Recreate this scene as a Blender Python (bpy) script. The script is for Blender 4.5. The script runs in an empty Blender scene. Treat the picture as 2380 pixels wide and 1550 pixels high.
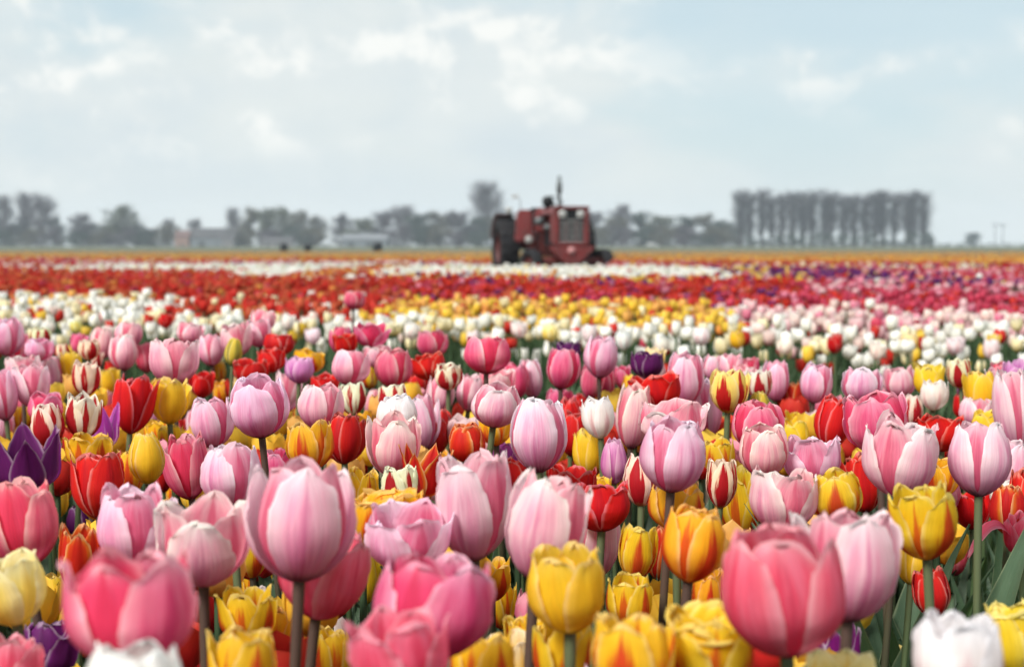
import bpy, bmesh, math, random
import numpy as np
from mathutils import Vector, Matrix, noise

# ------------------------------------------------------------------ camera, sky, sun, exposure
sc = bpy.context.scene
col = sc.collection
CAM_Z = 0.72
cam_d = bpy.data.cameras.new("camera")
cam = bpy.data.objects.new("camera", cam_d)
col.objects.link(cam)
cam.location = (0, 0, CAM_Z)
cam.rotation_euler = (math.radians(90) - math.atan(205 / 3300), 0, 0)
cam_d.sensor_width = 36.0
cam_d.lens = 36.0 * 3300 / 2380
cam_d.clip_start = 0.05
cam_d.clip_end = 6000
cam_d.dof.use_dof = True
cam_d.dof.focus_distance = 1.5
cam_d.dof.aperture_fstop = 7.2
sc.camera = cam

SUN_EL, SUN_AZ = math.radians(46), math.radians(-142)      # azimuth from +Y (view direction) towards +X
world = bpy.data.worlds.new("World")
sc.world = world
world.use_nodes = True
wn, wl = world.node_tree.nodes, world.node_tree.links
wn.clear()


def wnode(kind, **kw):
    n = wn.new(kind)
    for k, v in kw.items():
        if k == 'inp':
            for i, x in v.items():
                n.inputs[i].default_value = x
        else:
            setattr(n, k, v)
    return n


def build_world():
    out = wnode('ShaderNodeOutputWorld')
    bg = wnode('ShaderNodeBackground', inp={'Strength': 1.0})
    wl.new(bg.outputs[0], out.inputs['Surface'])
    sky = wnode('ShaderNodeTexSky')
    sky.sky_type = 'NISHITA'
    sky.sun_disc = False
    sky.sun_elevation = SUN_EL
    sky.sun_rotation = SUN_AZ
    sky.air_density = 1.0
    sky.dust_density = 2.0
    skym = wnode('ShaderNodeMix', data_type='RGBA', blend_type='MULTIPLY', inp={0: 1.0})
    wl.new(sky.outputs[0], skym.inputs[6])
    skym.inputs[7].default_value = (0.09, 0.09, 0.09, 1)
    tc = wnode('ShaderNodeTexCoord')

    def fbm(scale3, scale, detail, rough, dist, off):
        mp = wnode('ShaderNodeMapping')
        mp.inputs['Scale'].default_value = scale3
        mp.inputs['Location'].default_value = off
        wl.new(tc.outputs['Generated'], mp.inputs[0])
        n = wnode('ShaderNodeTexNoise', inp={'Scale': scale, 'Detail': detail, 'Roughness': rough, 'Distortion': dist})
        wl.new(mp.outputs[0], n.inputs['Vector'])
        return n.outputs[0]

    def ramp(x, a, b):
        m = wnode('ShaderNodeMapRange', interpolation_type='SMOOTHSTEP', inp={1: a, 2: b, 3: 0.0, 4: 1.0})
        wl.new(x, m.inputs[0])
        return m.outputs[0]

    def mul(a, b):
        m = wnode('ShaderNodeMath', operation='MULTIPLY')
        for i, x in enumerate((a, b)):
            if isinstance(x, (int, float)):
                m.inputs[i].default_value = x
            else:
                wl.new(x, m.inputs[i])
        return m.outputs[0]

    def mix(f, a, b):
        m = wnode('ShaderNodeMix', data_type='RGBA')
        if isinstance(f, (int, float)):
            m.inputs[0].default_value = f
        else:
            wl.new(f, m.inputs[0])
        for i, x in ((6, a), (7, b)):
            if isinstance(x, tuple):
                m.inputs[i].default_value = (*x, 1)
            else:
                wl.new(x, m.inputs[i])
        return m.outputs[2]

    def near(px, py, r, amt):
        """1 at the sky direction seen at picture point (px, py), falling to 0 at angular radius r."""
        d = Vector(((px - 1190) / 3300, 1.0, (570 - py) / 3300)).normalized()
        m = wnode('ShaderNodeVectorMath', operation='SUBTRACT')
        wl.new(tc.outputs['Generated'], m.inputs[0])
        m.inputs[1].default_value = d
        k = wnode('ShaderNodeVectorMath', operation='MULTIPLY')
        wl.new(m.outputs[0], k.inputs[0])
        k.inputs[1].default_value = (1.0, 1.0, 2.4)
        ln = wnode('ShaderNodeVectorMath', operation='LENGTH')
        wl.new(k.outputs[0], ln.inputs[0])
        return mul(ramp(ln.outputs['Value'], r, 0.0), amt)

    def add(a, b):
        m = wnode('ShaderNodeMath', operation='ADD')
        wl.new(a, m.inputs[0])
        wl.new(b, m.inputs[1])
        return m.outputs[0]

    sep = wnode('ShaderNodeSeparateXYZ')
    wl.new(tc.outputs['Generated'], sep.inputs[0])
    veil = fbm((1, 1, 3.0), 5.5, 6, 0.5, 0.3, SKYOFF[0])          # thin even veil of cloud, thicker and thinner
    heap = fbm((1, 1, 1.35), 12.0, 9, 0.52, 0.25, SKYOFF[1])         # heaped edges
    patch = fbm((1, 1, 2.6), 3.6, 3, 0.45, 0.0, SKYOFF[2])        # where the heaps stand
    gap = fbm((1, 1, 2.6), 3.6, 4, 0.5, 0.2, SKYOFF[3])           # where the blue shows
    for px, py, r, amt in ((420, 60, 0.36, 0.20), (1000, 60, 0.30, 0.24), (60, 60, 0.30, 0.20), (1900, 90, 0.40, -0.16), (1720, 20, 0.10, 0.08), (1860, 150, 0.08, 0.08), (2250, 260, 0.2, 0.05)):
        patch = add(patch, near(px, py, r, amt))
    for px, py, r, amt in ((1850, 90, 0.42, 0.26), (250, 280, 0.22, 0.12), (1000, 90, 0.35, -0.12), (900, 330, 0.35, -0.12)):
        gap = add(gap, near(px, py, r, amt))
    o1 = SKYOFF[1]
    heap2 = fbm((1, 1, 1.35), 12.0, 9, 0.52, 0.25, (o1[0] + 0.012, o1[1], o1[2] + 0.020))
    fine = fbm((1, 1, 2.2), 9.0, 6, 0.5, 0.2, (7.1, 0.4, 1.3))
    dm = wnode('ShaderNodeMath', operation='SUBTRACT')
    wl.new(heap, dm.inputs[0])
    wl.new(heap2, dm.inputs[1])
    lit = ramp(dm.outputs[0], 0.0, 0.13)                       # the sunward side of each heap
    blue = mix(0.8, skym.outputs[2], (0.385, 0.485, 0.520))
    c = mix(ramp(veil, 0.36, 0.66), (0.415, 0.475, 0.505), (0.480, 0.520, 0.518))
    c = mix(mul(ramp(fine, 0.46, 0.70), 0.5), c, (0.520, 0.548, 0.542))
    c = mix(mul(ramp(gap, 0.50, 0.68), 0.80), c, blue)
    pm = ramp(patch, 0.40, 0.66)
    hp = mul(ramp(heap, 0.30, 0.56), pm)
    c = mix(mul(hp, 0.7), c, (0.505, 0.538, 0.535))
    c = mix(mul(mul(lit, hp), 0.95), c, (0.610, 0.620, 0.600))
    # near the horizon the cloud sheet is seen edge on and closes up
    low = ramp(sep.outputs[2], 0.10, 0.0)
    c = mix(mul(low, 0.70), c, (0.490, 0.526, 0.526))
    wl.new(c, bg.inputs['Color'])


SKYOFF = [(0.3, 0.1, 0.0), (2.3, 0.7, 0.4), (0.9, 0.2, 0.15), (4.1, 1.2, 0.3)]
build_world()

sun_d = bpy.data.lights.new("sun", 'SUN')
sun_d.energy = 4.0
sun_d.angle = math.radians(18)
sun_d.color = (1.0, 0.955, 0.89)
sun = bpy.data.objects.new("sun", sun_d)
col.objects.link(sun)
sd = Vector((math.sin(SUN_AZ) * math.cos(SUN_EL), math.cos(SUN_AZ) * math.cos(SUN_EL), math.sin(SUN_EL)))
sun.rotation_euler = (-sd).to_track_quat('-Z', 'Y').to_euler()
sun.location = sd * 50

vs = sc.view_settings
vs.view_transform = 'Standard'
vs.look = 'None'
vs.exposure = 0.68
vs.gamma = 1.0
vs.use_curve_mapping = False
sc.cycles.max_bounces = 5
sc.cycles.volume_bounces = 1
sc.cycles.transmission_bounces = 4
sc.cycles.diffuse_bounces = 3
sc.cycles.use_denoising = True
sc.cycles.use_adaptive_sampling = True
sc.cycles.adaptive_threshold = 0.02

# ------------------------------------------------------------------ helpers
RNG = random.Random(7)


def obj(name, me, mat=None, parent=None, loc=None, rot=None, scl=None):
    o = bpy.data.objects.new(name, me)
    col.objects.link(o)
    if parent is not None:
        o.parent = parent
    if loc is not None:
        o.location = loc
    if rot is not None:
        o.rotation_euler = rot
    if scl is not None:
        o.scale = scl
    if mat is not None and me is not None:
        if not me.materials:
            me.materials.append(mat)
        elif me.materials[0] is not mat:
            o.material_slots[0].link = 'OBJECT'
            o.material_slots[0].material = mat
    return o


def thing(name, label, cat, loc=(0, 0, 0), rz=0.0, group=None):
    o = bpy.data.objects.new(name, None)
    o.empty_display_size = 0.1
    col.objects.link(o)
    o.location = loc
    o.rotation_euler = (0, 0, rz)
    tag(o, label, cat, group)
    return o


def tag(o, label, cat, group=None):
    o['label'] = label
    o['category'] = cat
    if group:
        o['group'] = group
    return o


def new_mat(name):
    m = bpy.data.materials.new(name)
    m.use_nodes = True
    m.node_tree.nodes.clear()
    return m


class NT:
    """Small shader-graph writer."""

    def __init__(self, m):
        self.t = m.node_tree
        self.n = self.t.nodes
        self.l = self.t.links

    def node(self, kind, **kw):
        n = self.n.new(kind)
        for k, v in kw.items():
            setattr(n, k, v)
        return n

    def put(self, sock, x):
        if isinstance(x, (int, float)):
            sock.default_value = x
        elif isinstance(x, tuple):
            sock.default_value = (*x, 1) if len(x) == 3 and sock.type == 'RGBA' else x
        else:
            self.l.new(x, sock)

    def math(self, op, a, b=0.0, c=None, clamp=False):
        n = self.node('ShaderNodeMath', operation=op, use_clamp=clamp)
        self.put(n.inputs[0], a)
        self.put(n.inputs[1], b)
        if c is not None:
            self.put(n.inputs[2], c)
        return n.outputs[0]

    def smooth(self, x, a, b):
        n = self.node('ShaderNodeMapRange', interpolation_type='SMOOTHSTEP')
        self.put(n.inputs[0], x)
        self.put(n.inputs[1], a)
        self.put(n.inputs[2], b)
        return n.outputs[0]

    def mix(self, f, a, b, mode='MIX'):
        n = self.node('ShaderNodeMix', data_type='RGBA', blend_type=mode)
        self.put(n.inputs[0], f)
        self.put(n.inputs[6], a)
        self.put(n.inputs[7], b)
        return n.outputs[2]

    def noise(self, vec, scale, detail=3.0, rough=0.5, dist=0.0):
        n = self.node('ShaderNodeTexNoise')
        n.inputs['Scale'].default_value = scale
        n.inputs['Detail'].default_value = detail
        n.inputs['Roughness'].default_value = rough
        n.inputs['Distortion'].default_value = dist
        if vec is not None:
            self.l.new(vec, n.inputs['Vector'])
        return n.outputs[0]

    def combine(self, x, y, z):
        n = self.node('ShaderNodeCombineXYZ')
        for i, v in enumerate((x, y, z)):
            self.put(n.inputs[i], v)
        return n.outputs[0]

    def bsdf(self, color, rough=0.5, spec=0.4, metal=0.0, normal=None, trans=0.0, tcolor=None):
        out = self.node('ShaderNodeOutputMaterial')
        p = self.node('ShaderNodeBsdfPrincipled')
        self.put(p.inputs['Base Color'], color)
        self.put(p.inputs['Roughness'], rough)
        self.put(p.inputs['Specular IOR Level'], spec)
        self.put(p.inputs['Metallic'], metal)
        if normal is not None:
            self.l.new(normal, p.inputs['Normal'])
        sh = p.outputs[0]
        if trans > 0:
            t = self.node('ShaderNodeBsdfTranslucent')
            self.put(t.inputs['Color'], tcolor if tcolor is not None else color)
            if normal is not None:
                self.l.new(normal, t.inputs['Normal'])
            m = self.node('ShaderNodeMixShader')
            m.inputs[0].default_value = trans
            self.l.new(sh, m.inputs[1])
            self.l.new(t.outputs[0], m.inputs[2])
            sh = m.outputs[0]
        self.l.new(sh, out.inputs['Surface'])

    def bump(self, h, strength, dist):
        b = self.node('ShaderNodeBump')
        b.inputs['Strength'].default_value = strength
        b.inputs['Distance'].default_value = dist
        self.l.new(h, b.inputs['Height'])
        return b.outputs[0]


def plain_mat(name, color, rough=0.6, spec=0.3, metal=0.0, var=0.25, scale=3.0, bump=0.0, color2=None):
    m = new_mat(name)
    g = NT(m)
    tc = g.node('ShaderNodeTexCoord')
    n = g.noise(tc.outputs['Object'], scale, 5, 0.6)
    c2 = color2 if color2 else tuple(x * (1 - var) for x in color)
    c = g.mix(g.smooth(n, 0.35, 0.68), color, c2)
    nb = g.bump(n, bump, 0.05) if bump else None
    g.bsdf(c, rough, spec, metal, nb)
    return m


# ------------------------------------------------------------------ petal, leaf, stem materials
def petal_mat(name, body, edge, flame, base, edge_w=0.62, edge_amt=0.8, flame_w=0.3, flame_amt=0.7,
              taper=0.35, ragged=0.5, base_len=0.2, base_amt=0.8, trans=0.50, vein=0.50, streak=None, fsoft=0.14, low=None, rim_amt=0.35):
    m = new_mat(name)
    g = NT(m)
    uv = g.node('ShaderNodeUVMap', uv_map='petal')
    sp = g.node('ShaderNodeSeparateXYZ')
    g.l.new(uv.outputs[0], sp.inputs[0])
    u, v = sp.outputs[0], sp.outputs[1]
    oi = g.node('ShaderNodeObjectInfo')
    rnd = g.math('MULTIPLY', oi.outputs['Random'], 37.0)
    U = g.math('ABSOLUTE', g.math('MULTIPLY_ADD', u, 2.0, -1.0))
    n1 = g.noise(g.combine(g.math('MULTIPLY', u, 9.0), g.math('MULTIPLY', v, 1.1), rnd), 1.0, 5, 0.6, 0.15)
    n2 = g.noise(g.combine(g.math('MULTIPLY', u, 46.0), g.math('MULTIPLY', v, 2.2), rnd), 1.0, 3, 0.6, 0.1)
    n3 = g.noise(g.combine(g.math('MULTIPLY', u, 2.2), g.math('MULTIPLY', v, 2.6), rnd), 1.0, 4, 0.55)
    d1 = g.math('SUBTRACT', n1, 0.5)
    ee = g.math('MULTIPLY_ADD', d1, 0.5, U)
    ev = g.math('MULTIPLY_ADD', d1, 0.25, g.math('MULTIPLY_ADD', v, 1.6, -0.72))
    e = g.smooth(g.math('MAXIMUM', ee, ev), edge_w - 0.24, edge_w + 0.38)
    c = g.mix(g.math('MULTIPLY', e, edge_amt), body, edge)
    rim = g.smooth(g.math('MAXIMUM', U, g.math('MULTIPLY_ADD', v, 2.6, -1.6)), 0.80, 0.98)
    c = g.mix(g.math('MULTIPLY', rim, rim_amt), c, tuple(1 - (1 - x) * 0.45 for x in edge))
    if streak:
        s = g.smooth(n1, 0.40, 0.62)
        c = g.mix(g.math('MULTIPLY', s, streak[1]), c, streak[0])
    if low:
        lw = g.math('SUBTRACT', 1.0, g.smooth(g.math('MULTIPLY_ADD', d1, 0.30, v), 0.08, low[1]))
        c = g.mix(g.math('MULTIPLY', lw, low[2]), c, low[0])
    vt = g.math('MULTIPLY', g.math('POWER', v, 2.0), taper)
    fl = g.math('ADD', g.math('MULTIPLY_ADD', d1, ragged, U), vt)
    f = g.math('SUBTRACT', 1.0, g.smooth(fl, flame_w - fsoft, flame_w + fsoft))
    c = g.mix(g.math('MULTIPLY', f, flame_amt), c, flame)
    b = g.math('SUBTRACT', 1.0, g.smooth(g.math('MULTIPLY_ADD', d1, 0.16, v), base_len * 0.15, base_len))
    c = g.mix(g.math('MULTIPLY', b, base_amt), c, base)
    # faint veins and blotches
    vv = g.math('MULTIPLY_ADD', g.math('SUBTRACT', n2, 0.5), vein, 1.0)
    vv = g.math('MULTIPLY', vv, g.math('MULTIPLY_ADD', g.math('SUBTRACT', n3, 0.5), 0.26, 1.0))
    c = g.mix(1.0, c, g.combine(vv, vv, vv), 'MULTIPLY')
    c = g.mix(1.0, c, oi.outputs['Color'], 'MULTIPLY')
    h = g.math('ADD', g.math('MULTIPLY', n1, 0.6), g.math('MULTIPLY', n2, 0.35))
    nb = g.bump(h, 0.35, 0.0022)
    g.bsdf(c, 0.55, 0.18, 0.0, nb, trans)
    return m


PM = {}
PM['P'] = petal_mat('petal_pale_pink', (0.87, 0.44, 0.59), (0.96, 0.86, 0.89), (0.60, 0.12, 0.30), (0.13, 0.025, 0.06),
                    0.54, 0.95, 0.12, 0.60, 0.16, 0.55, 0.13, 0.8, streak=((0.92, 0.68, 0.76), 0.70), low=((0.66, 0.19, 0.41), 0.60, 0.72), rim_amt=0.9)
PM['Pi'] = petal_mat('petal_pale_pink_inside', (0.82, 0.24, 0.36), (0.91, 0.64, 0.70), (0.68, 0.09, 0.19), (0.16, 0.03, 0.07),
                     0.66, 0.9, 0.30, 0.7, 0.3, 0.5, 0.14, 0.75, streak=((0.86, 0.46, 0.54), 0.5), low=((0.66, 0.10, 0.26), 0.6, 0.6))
PM['L'] = petal_mat('petal_lilac', (0.66, 0.24, 0.55), (0.86, 0.62, 0.78), (0.45, 0.06, 0.32), (0.25, 0.08, 0.16),
                    0.6, 0.8, 0.2, 0.6, 0.25, 0.6, 0.15, 0.6, streak=((0.78, 0.40, 0.64), 0.5), low=((0.42, 0.08, 0.34), 0.5, 0.6))
PM['D'] = petal_mat('petal_rose', (0.78, 0.125, 0.27), (0.90, 0.50, 0.60), (0.62, 0.045, 0.16), (0.16, 0.02, 0.05),
                    0.66, 0.85, 0.22, 0.6, 0.22, 0.6, 0.13, 0.8, streak=((0.82, 0.27, 0.40), 0.5), low=((0.54, 0.05, 0.20), 0.5, 0.65), rim_amt=0.55)
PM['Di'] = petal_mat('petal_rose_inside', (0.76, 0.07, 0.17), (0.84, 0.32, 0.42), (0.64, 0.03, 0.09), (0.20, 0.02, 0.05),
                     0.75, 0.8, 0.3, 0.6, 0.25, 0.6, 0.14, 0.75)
PM['K'] = petal_mat('petal_coral_rose', (0.80, 0.11, 0.19), (0.89, 0.42, 0.48), (0.66, 0.035, 0.09), (0.22, 0.03, 0.06),
                    0.70, 0.8, 0.25, 0.6, 0.25, 0.6, 0.13, 0.6, streak=((0.82, 0.22, 0.32), 0.55), low=((0.62, 0.05, 0.14), 0.5, 0.5))
PM['R'] = petal_mat('petal_red', (0.64, 0.014, 0.014), (0.72, 0.05, 0.022), (0.40, 0.006, 0.014), (0.16, 0.02, 0.015),
                    0.78, 0.75, 0.3, 0.6, 0.2, 0.5, 0.12, 0.7, trans=0.36)
PM['Y'] = petal_mat('petal_yellow', (0.88, 0.62, 0.030), (0.92, 0.74, 0.12), (0.82, 0.48, 0.02), (0.36, 0.36, 0.04),
                    0.6, 0.65, 0.2, 0.45, 0.2, 0.5, 0.14, 0.7)
PM['B'] = petal_mat('petal_butter_yellow', (0.90, 0.72, 0.20), (0.94, 0.86, 0.50), (0.86, 0.54, 0.07), (0.50, 0.45, 0.10),
                    0.45, 0.9, 0.26, 0.55, 0.3, 0.6, 0.14, 0.6)
PM['G'] = petal_mat('petal_green_yellow', (0.64, 0.52, 0.06), (0.82, 0.66, 0.08), (0.28, 0.28, 0.05), (0.20, 0.25, 0.05),
                    0.6, 0.8, 0.35, 0.75, 0.25, 0.6, 0.3, 0.8)
PM['F'] = petal_mat('petal_flamed_yellow', (0.88, 0.56, 0.022), (0.91, 0.66, 0.06), (0.60, 0.045, 0.016), (0.46, 0.14, 0.03),
                    0.6, 0.8, 0.44, 0.95, 0.50, 0.85, 0.12, 0.6, fsoft=0.17, low=((0.78, 0.24, 0.03), 0.5, 0.6))
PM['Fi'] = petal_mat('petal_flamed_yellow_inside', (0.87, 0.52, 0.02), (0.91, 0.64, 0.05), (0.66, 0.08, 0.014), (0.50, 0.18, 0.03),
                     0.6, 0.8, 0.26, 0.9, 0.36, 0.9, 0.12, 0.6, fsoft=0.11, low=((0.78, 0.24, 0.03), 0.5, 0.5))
PM['O'] = petal_mat('petal_red_gold_edge', (0.70, 0.055, 0.016), (0.88, 0.42, 0.05), (0.58, 0.015, 0.014), (0.40, 0.12, 0.03),
                    0.80, 0.95, 0.5, 0.75, 0.2, 0.4, 0.14, 0.6)
PM['W'] = petal_mat('petal_cream_red_flame', (0.90, 0.80, 0.56), (0.93, 0.88, 0.72), (0.44, 0.016, 0.025), (0.60, 0.48, 0.20),
                    0.5, 0.8, 0.62, 1.0, 0.42, 1.15, 0.12, 0.7, fsoft=0.07)
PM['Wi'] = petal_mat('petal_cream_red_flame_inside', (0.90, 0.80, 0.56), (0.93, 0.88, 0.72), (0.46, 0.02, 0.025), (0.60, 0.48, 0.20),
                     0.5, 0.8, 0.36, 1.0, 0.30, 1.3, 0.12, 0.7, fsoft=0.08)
PM['Z'] = petal_mat('petal_yellow_red_flame', (0.90, 0.72, 0.16), (0.93, 0.78, 0.26), (0.48, 0.016, 0.016), (0.60, 0.46, 0.08),
                    0.5, 0.8, 0.46, 1.0, 0.40, 1.3, 0.12, 0.7, fsoft=0.07)
PM['C'] = petal_mat('petal_white_blush', (0.91, 0.84, 0.77), (0.94, 0.92, 0.88), (0.72, 0.34, 0.36), (0.64, 0.54, 0.32),
                    0.5, 0.9, 0.20, 0.75, 0.45, 0.6, 0.13, 0.6)
PM['U'] = petal_mat('petal_purple', (0.095, 0.008, 0.095), (0.15, 0.018, 0.155), (0.06, 0.006, 0.058), (0.06, 0.015, 0.07),
                    0.7, 0.7, 0.25, 0.5, 0.25, 0.6, 0.13, 0.5, trans=0.32)
PM['V'] = petal_mat('petal_violet_white', (0.42, 0.055, 0.36), (0.50, 0.12, 0.46), (0.78, 0.58, 0.72), (0.80, 0.72, 0.66),
                    0.6, 0.7, 0.20, 0.8, 0.6, 0.9, 0.24, 0.8)
PM['M'] = petal_mat('petal_purple_white_edge', (0.22, 0.014, 0.18), (0.88, 0.80, 0.84), (0.16, 0.01, 0.12), (0.30, 0.12, 0.22),
                    0.84, 1.0, 0.3, 0.5, 0.25, 0.4, 0.14, 0.4)
PM['S'] = petal_mat('petal_red_spike_gold', (0.60, 0.03, 0.016), (0.88, 0.52, 0.03), (0.50, 0.01, 0.014), (0.70, 0.30, 0.03),
                    0.80, 0.95, 0.35, 0.8, 0.1, 0.5, 0.18, 0.6)


def leaf_mat(name, a, b, rib):
    m = new_mat(name)
    g = NT(m)
    uv = g.node('ShaderNodeUVMap', uv_map='petal')
    sp = g.node('ShaderNodeSeparateXYZ')
    g.l.new(uv.outputs[0], sp.inputs[0])
    u, v = sp.outputs[0], sp.outputs[1]
    oi = g.node('ShaderNodeObjectInfo')
    rnd = g.math('MULTIPLY', oi.outputs['Random'], 37.0)
    n = g.noise(g.combine(g.math('MULTIPLY', u, 2.0), g.math('MULTIPLY', v, 4.0), rnd), 1.0, 4)
    n2 = g.noise(g.combine(g.math('MULTIPLY', u, 34.0), g.math('MULTIPLY', v, 1.5), rnd), 1.0, 3)
    c = g.mix(g.smooth(n, 0.3, 0.7), a, b)
    c = g.mix(g.math('MULTIPLY', g.smooth(n2, 0.45, 0.75), 0.35), c, rib)
    U = g.math('ABSOLUTE', g.math('MULTIPLY_ADD', u, 2.0, -1.0))
    c = g.mix(g.math('MULTIPLY', g.smooth(U, 0.90, 1.0), 0.5), c, (0.30, 0.34, 0.20))
    dust = g.noise(g.combine(g.math('MULTIPLY', u, 60.0), g.math('MULTIPLY', v, 110.0), rnd), 1.0, 2)
    c = g.mix(g.math('MULTIPLY', g.smooth(dust, 0.66, 0.74), 0.45), c, (0.26, 0.27, 0.20))
    g.bsdf(c, 0.48, 0.35, 0.0, g.bump(n2, 0.3, 0.002), 0.22, (0.10, 0.20, 0.03))
    return m


LEAF = leaf_mat('tulip_leaf_green', (0.045, 0.088, 0.050), (0.075, 0.125, 0.075), (0.09, 0.14, 0.095))


def stem_mat(name, a, b):
    m = new_mat(name)
    g = NT(m)
    tc = g.node('ShaderNodeTexCoord')
    sp = g.node('ShaderNodeSeparateXYZ')
    g.l.new(tc.outputs['Object'], sp.inputs[0])
    n = g.noise(tc.outputs['Object'], 18.0, 4)
    f = g.smooth(g.math('MULTIPLY_ADD', n, 0.16, sp.outputs[2]), 0.28, 0.52)
    g.bsdf(g.mix(f, a, b), 0.5, 0.35)
    return m


STEM_B = stem_mat('stem_brown', (0.050, 0.075, 0.032), (0.066, 0.040, 0.032))
STEM_G = stem_mat('stem_green', (0.050, 0.090, 0.034), (0.085, 0.105, 0.050))


# ------------------------------------------------------------------ tulip geometry
def petal_grid(rs, nu, nv, H, R, rtop, phi0, wmax, q, qe, vm, ruffle, fringe, curl, lean, k_in=1.0, bulge=0.06):
    """One petal as a curved sheet: (verts, uvs) on an nu x nv grid."""
    s = np.linspace(0, 1, nv + 1)
    v = s ** 1.35
    v = 1 - (1 - v) ** 1.45
    u = np.linspace(-1, 1, nu + 1)
    U, V = np.meshgrid(u, v)
    lo = np.clip(V / vm, 0, 1)
    hi = np.clip((V - vm) / (1 - vm), 0, 1)
    r = np.where(V < vm, R * np.clip(1 - (1 - lo) ** 1.9, 0, 1) ** 0.62, R + (rtop - R) * hi ** 1.9)
    r = np.maximum(r, 0.09 * R) * k_in
    shape = (0.30 + 0.70 * np.sin(np.pi / 2 * np.clip(V / 0.5, 0, 1))) * np.clip(1 - V ** q, 0, 1) ** qe
    wp = wmax * shape
    ang = np.clip(wp / np.maximum(r, 1e-4), 0, 1.28)
    ph = phi0 + U * ang
    # petal edges lift off the round body, more so near the top
    p1, p2, p3 = rs.uniform(0, 6.28), rs.uniform(0, 6.28), rs.uniform(0, 6.28)
    side = rs.uniform(-0.6, 0.6)
    r = r * (1 + (curl + 0.06 * side * U) * np.abs(U) ** 2.5 * V)
    r = r * (1 + bulge * (1 - U ** 2) * np.sin(np.pi * np.clip(V, 0, 1)))
    r = r + ruffle * R * np.abs(U) ** 3 * (np.sin(V * 11 + p1 + 2.2 * U) * 0.55 + np.sin(V * 24 + p2 + U) * 0.35 + np.sin(V * 41 + p3) * 0.22) * V
    r = r + 0.035 * R * np.exp(-(U / 0.16) ** 2) * np.sin(np.pi * np.clip(V, 0, 1)) - 0.012 * R * np.exp(-((np.abs(U) - 0.32) / 0.14) ** 2) * V
    r = r + 0.02 * R * np.sin(5 * U + p3) * V
    z = H * V
    z = z + 0.5 * ruffle * H * np.abs(U) ** 3 * np.sin(V * 30 + p3) * V
    # tips: slight pinch, uneven rim
    z = z + H * V ** 5 * (0.020 * np.sin(9 * U + p1) + 0.012 * np.sin(17 * U + p2)) * (ruffle / 0.05)
    if fringe:
        jag = np.interp(np.arange(nu + 1), np.arange(nu + 1), rs.uniform(-1, 1, nu + 1))
        z = z + fringe * H * jag[None, :] * V ** 6
        r = r + fringe * R * rs.uniform(-1, 1, nu + 1)[None, :] * V ** 6
    x = r * np.cos(ph)
    y = r * np.sin(ph)
    # whole petal leans out about its base
    if lean:
        cr, sr = math.cos(phi0), math.sin(phi0)
        out = x * cr + y * sr
        tang = -x * sr + y * cr
        o2 = out * math.cos(lean) + z * math.sin(lean)
        z = -out * math.sin(lean) + z * math.cos(lean)
        x = o2 * cr - tang * sr
        y = o2 * sr + tang * cr
    P = np.stack([x, y, z], -1).reshape(-1, 3)
    UV = np.stack([(U + 1) / 2, V], -1).reshape(-1, 2)
    return P, UV


_faces = {}


def grid_faces(nu, nv):
    if (nu, nv) not in _faces:
        i, j = np.meshgrid(np.arange(nu), np.arange(nv))
        a = (j * (nu + 1) + i).ravel()
        _faces[(nu, nv)] = np.stack([a, a + 1, a + nu + 2, a + nu + 1], -1)
    return _faces[(nu, nv)]


def quad_mesh(name, P, Q, UV=None, smooth=True):
    me = bpy.data.meshes.new(name)
    n, k = len(P), len(Q)
    me.vertices.add(n)
    me.vertices.foreach_set('co', np.ascontiguousarray(P, dtype=np.float32).ravel())
    me.loops.add(4 * k)
    me.loops.foreach_set('vertex_index', np.ascontiguousarray(Q, dtype=np.int32).ravel())
    me.polygons.add(k)
    me.polygons.foreach_set('loop_start', np.arange(0, 4 * k, 4, dtype=np.int32))
    me.polygons.foreach_set('loop_total', np.full(k, 4, dtype=np.int32))
    if smooth:
        me.polygons.foreach_set('use_smooth', np.ones(k, dtype=bool))
    if UV is not None:
        l = me.uv_layers.new(name='petal')
        l.data.foreach_set('uv', np.ascontiguousarray(UV[Q.ravel()], dtype=np.float32).ravel())
    me.update(calc_edges=True)
    return me


def tube(pts, rad, sides=8):
    pts = [Vector(p) for p in pts]
    P = []
    for i, p in enumerate(pts):
        t = (pts[min(i + 1, len(pts) - 1)] - pts[max(i - 1, 0)]).normalized()
        a = t.orthogonal().normalized() if abs(t.z) < 0.9 else t.cross(Vector((0, 1, 0))).normalized()
        b = t.cross(a)
        for k in range(sides):
            th = 2 * math.pi * k / sides
            P.append(p + (a * math.cos(th) + b * math.sin(th)) * rad[i])
    Q = []
    for i in range(len(pts) - 1):
        for k in range(sides):
            k2 = (k + 1) % sides
            Q.append((i * sides + k, i * sides + k2, (i + 1) * sides + k2, (i + 1) * sides + k))
    return np.array([tuple(p) for p in P]), np.array(Q)


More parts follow.
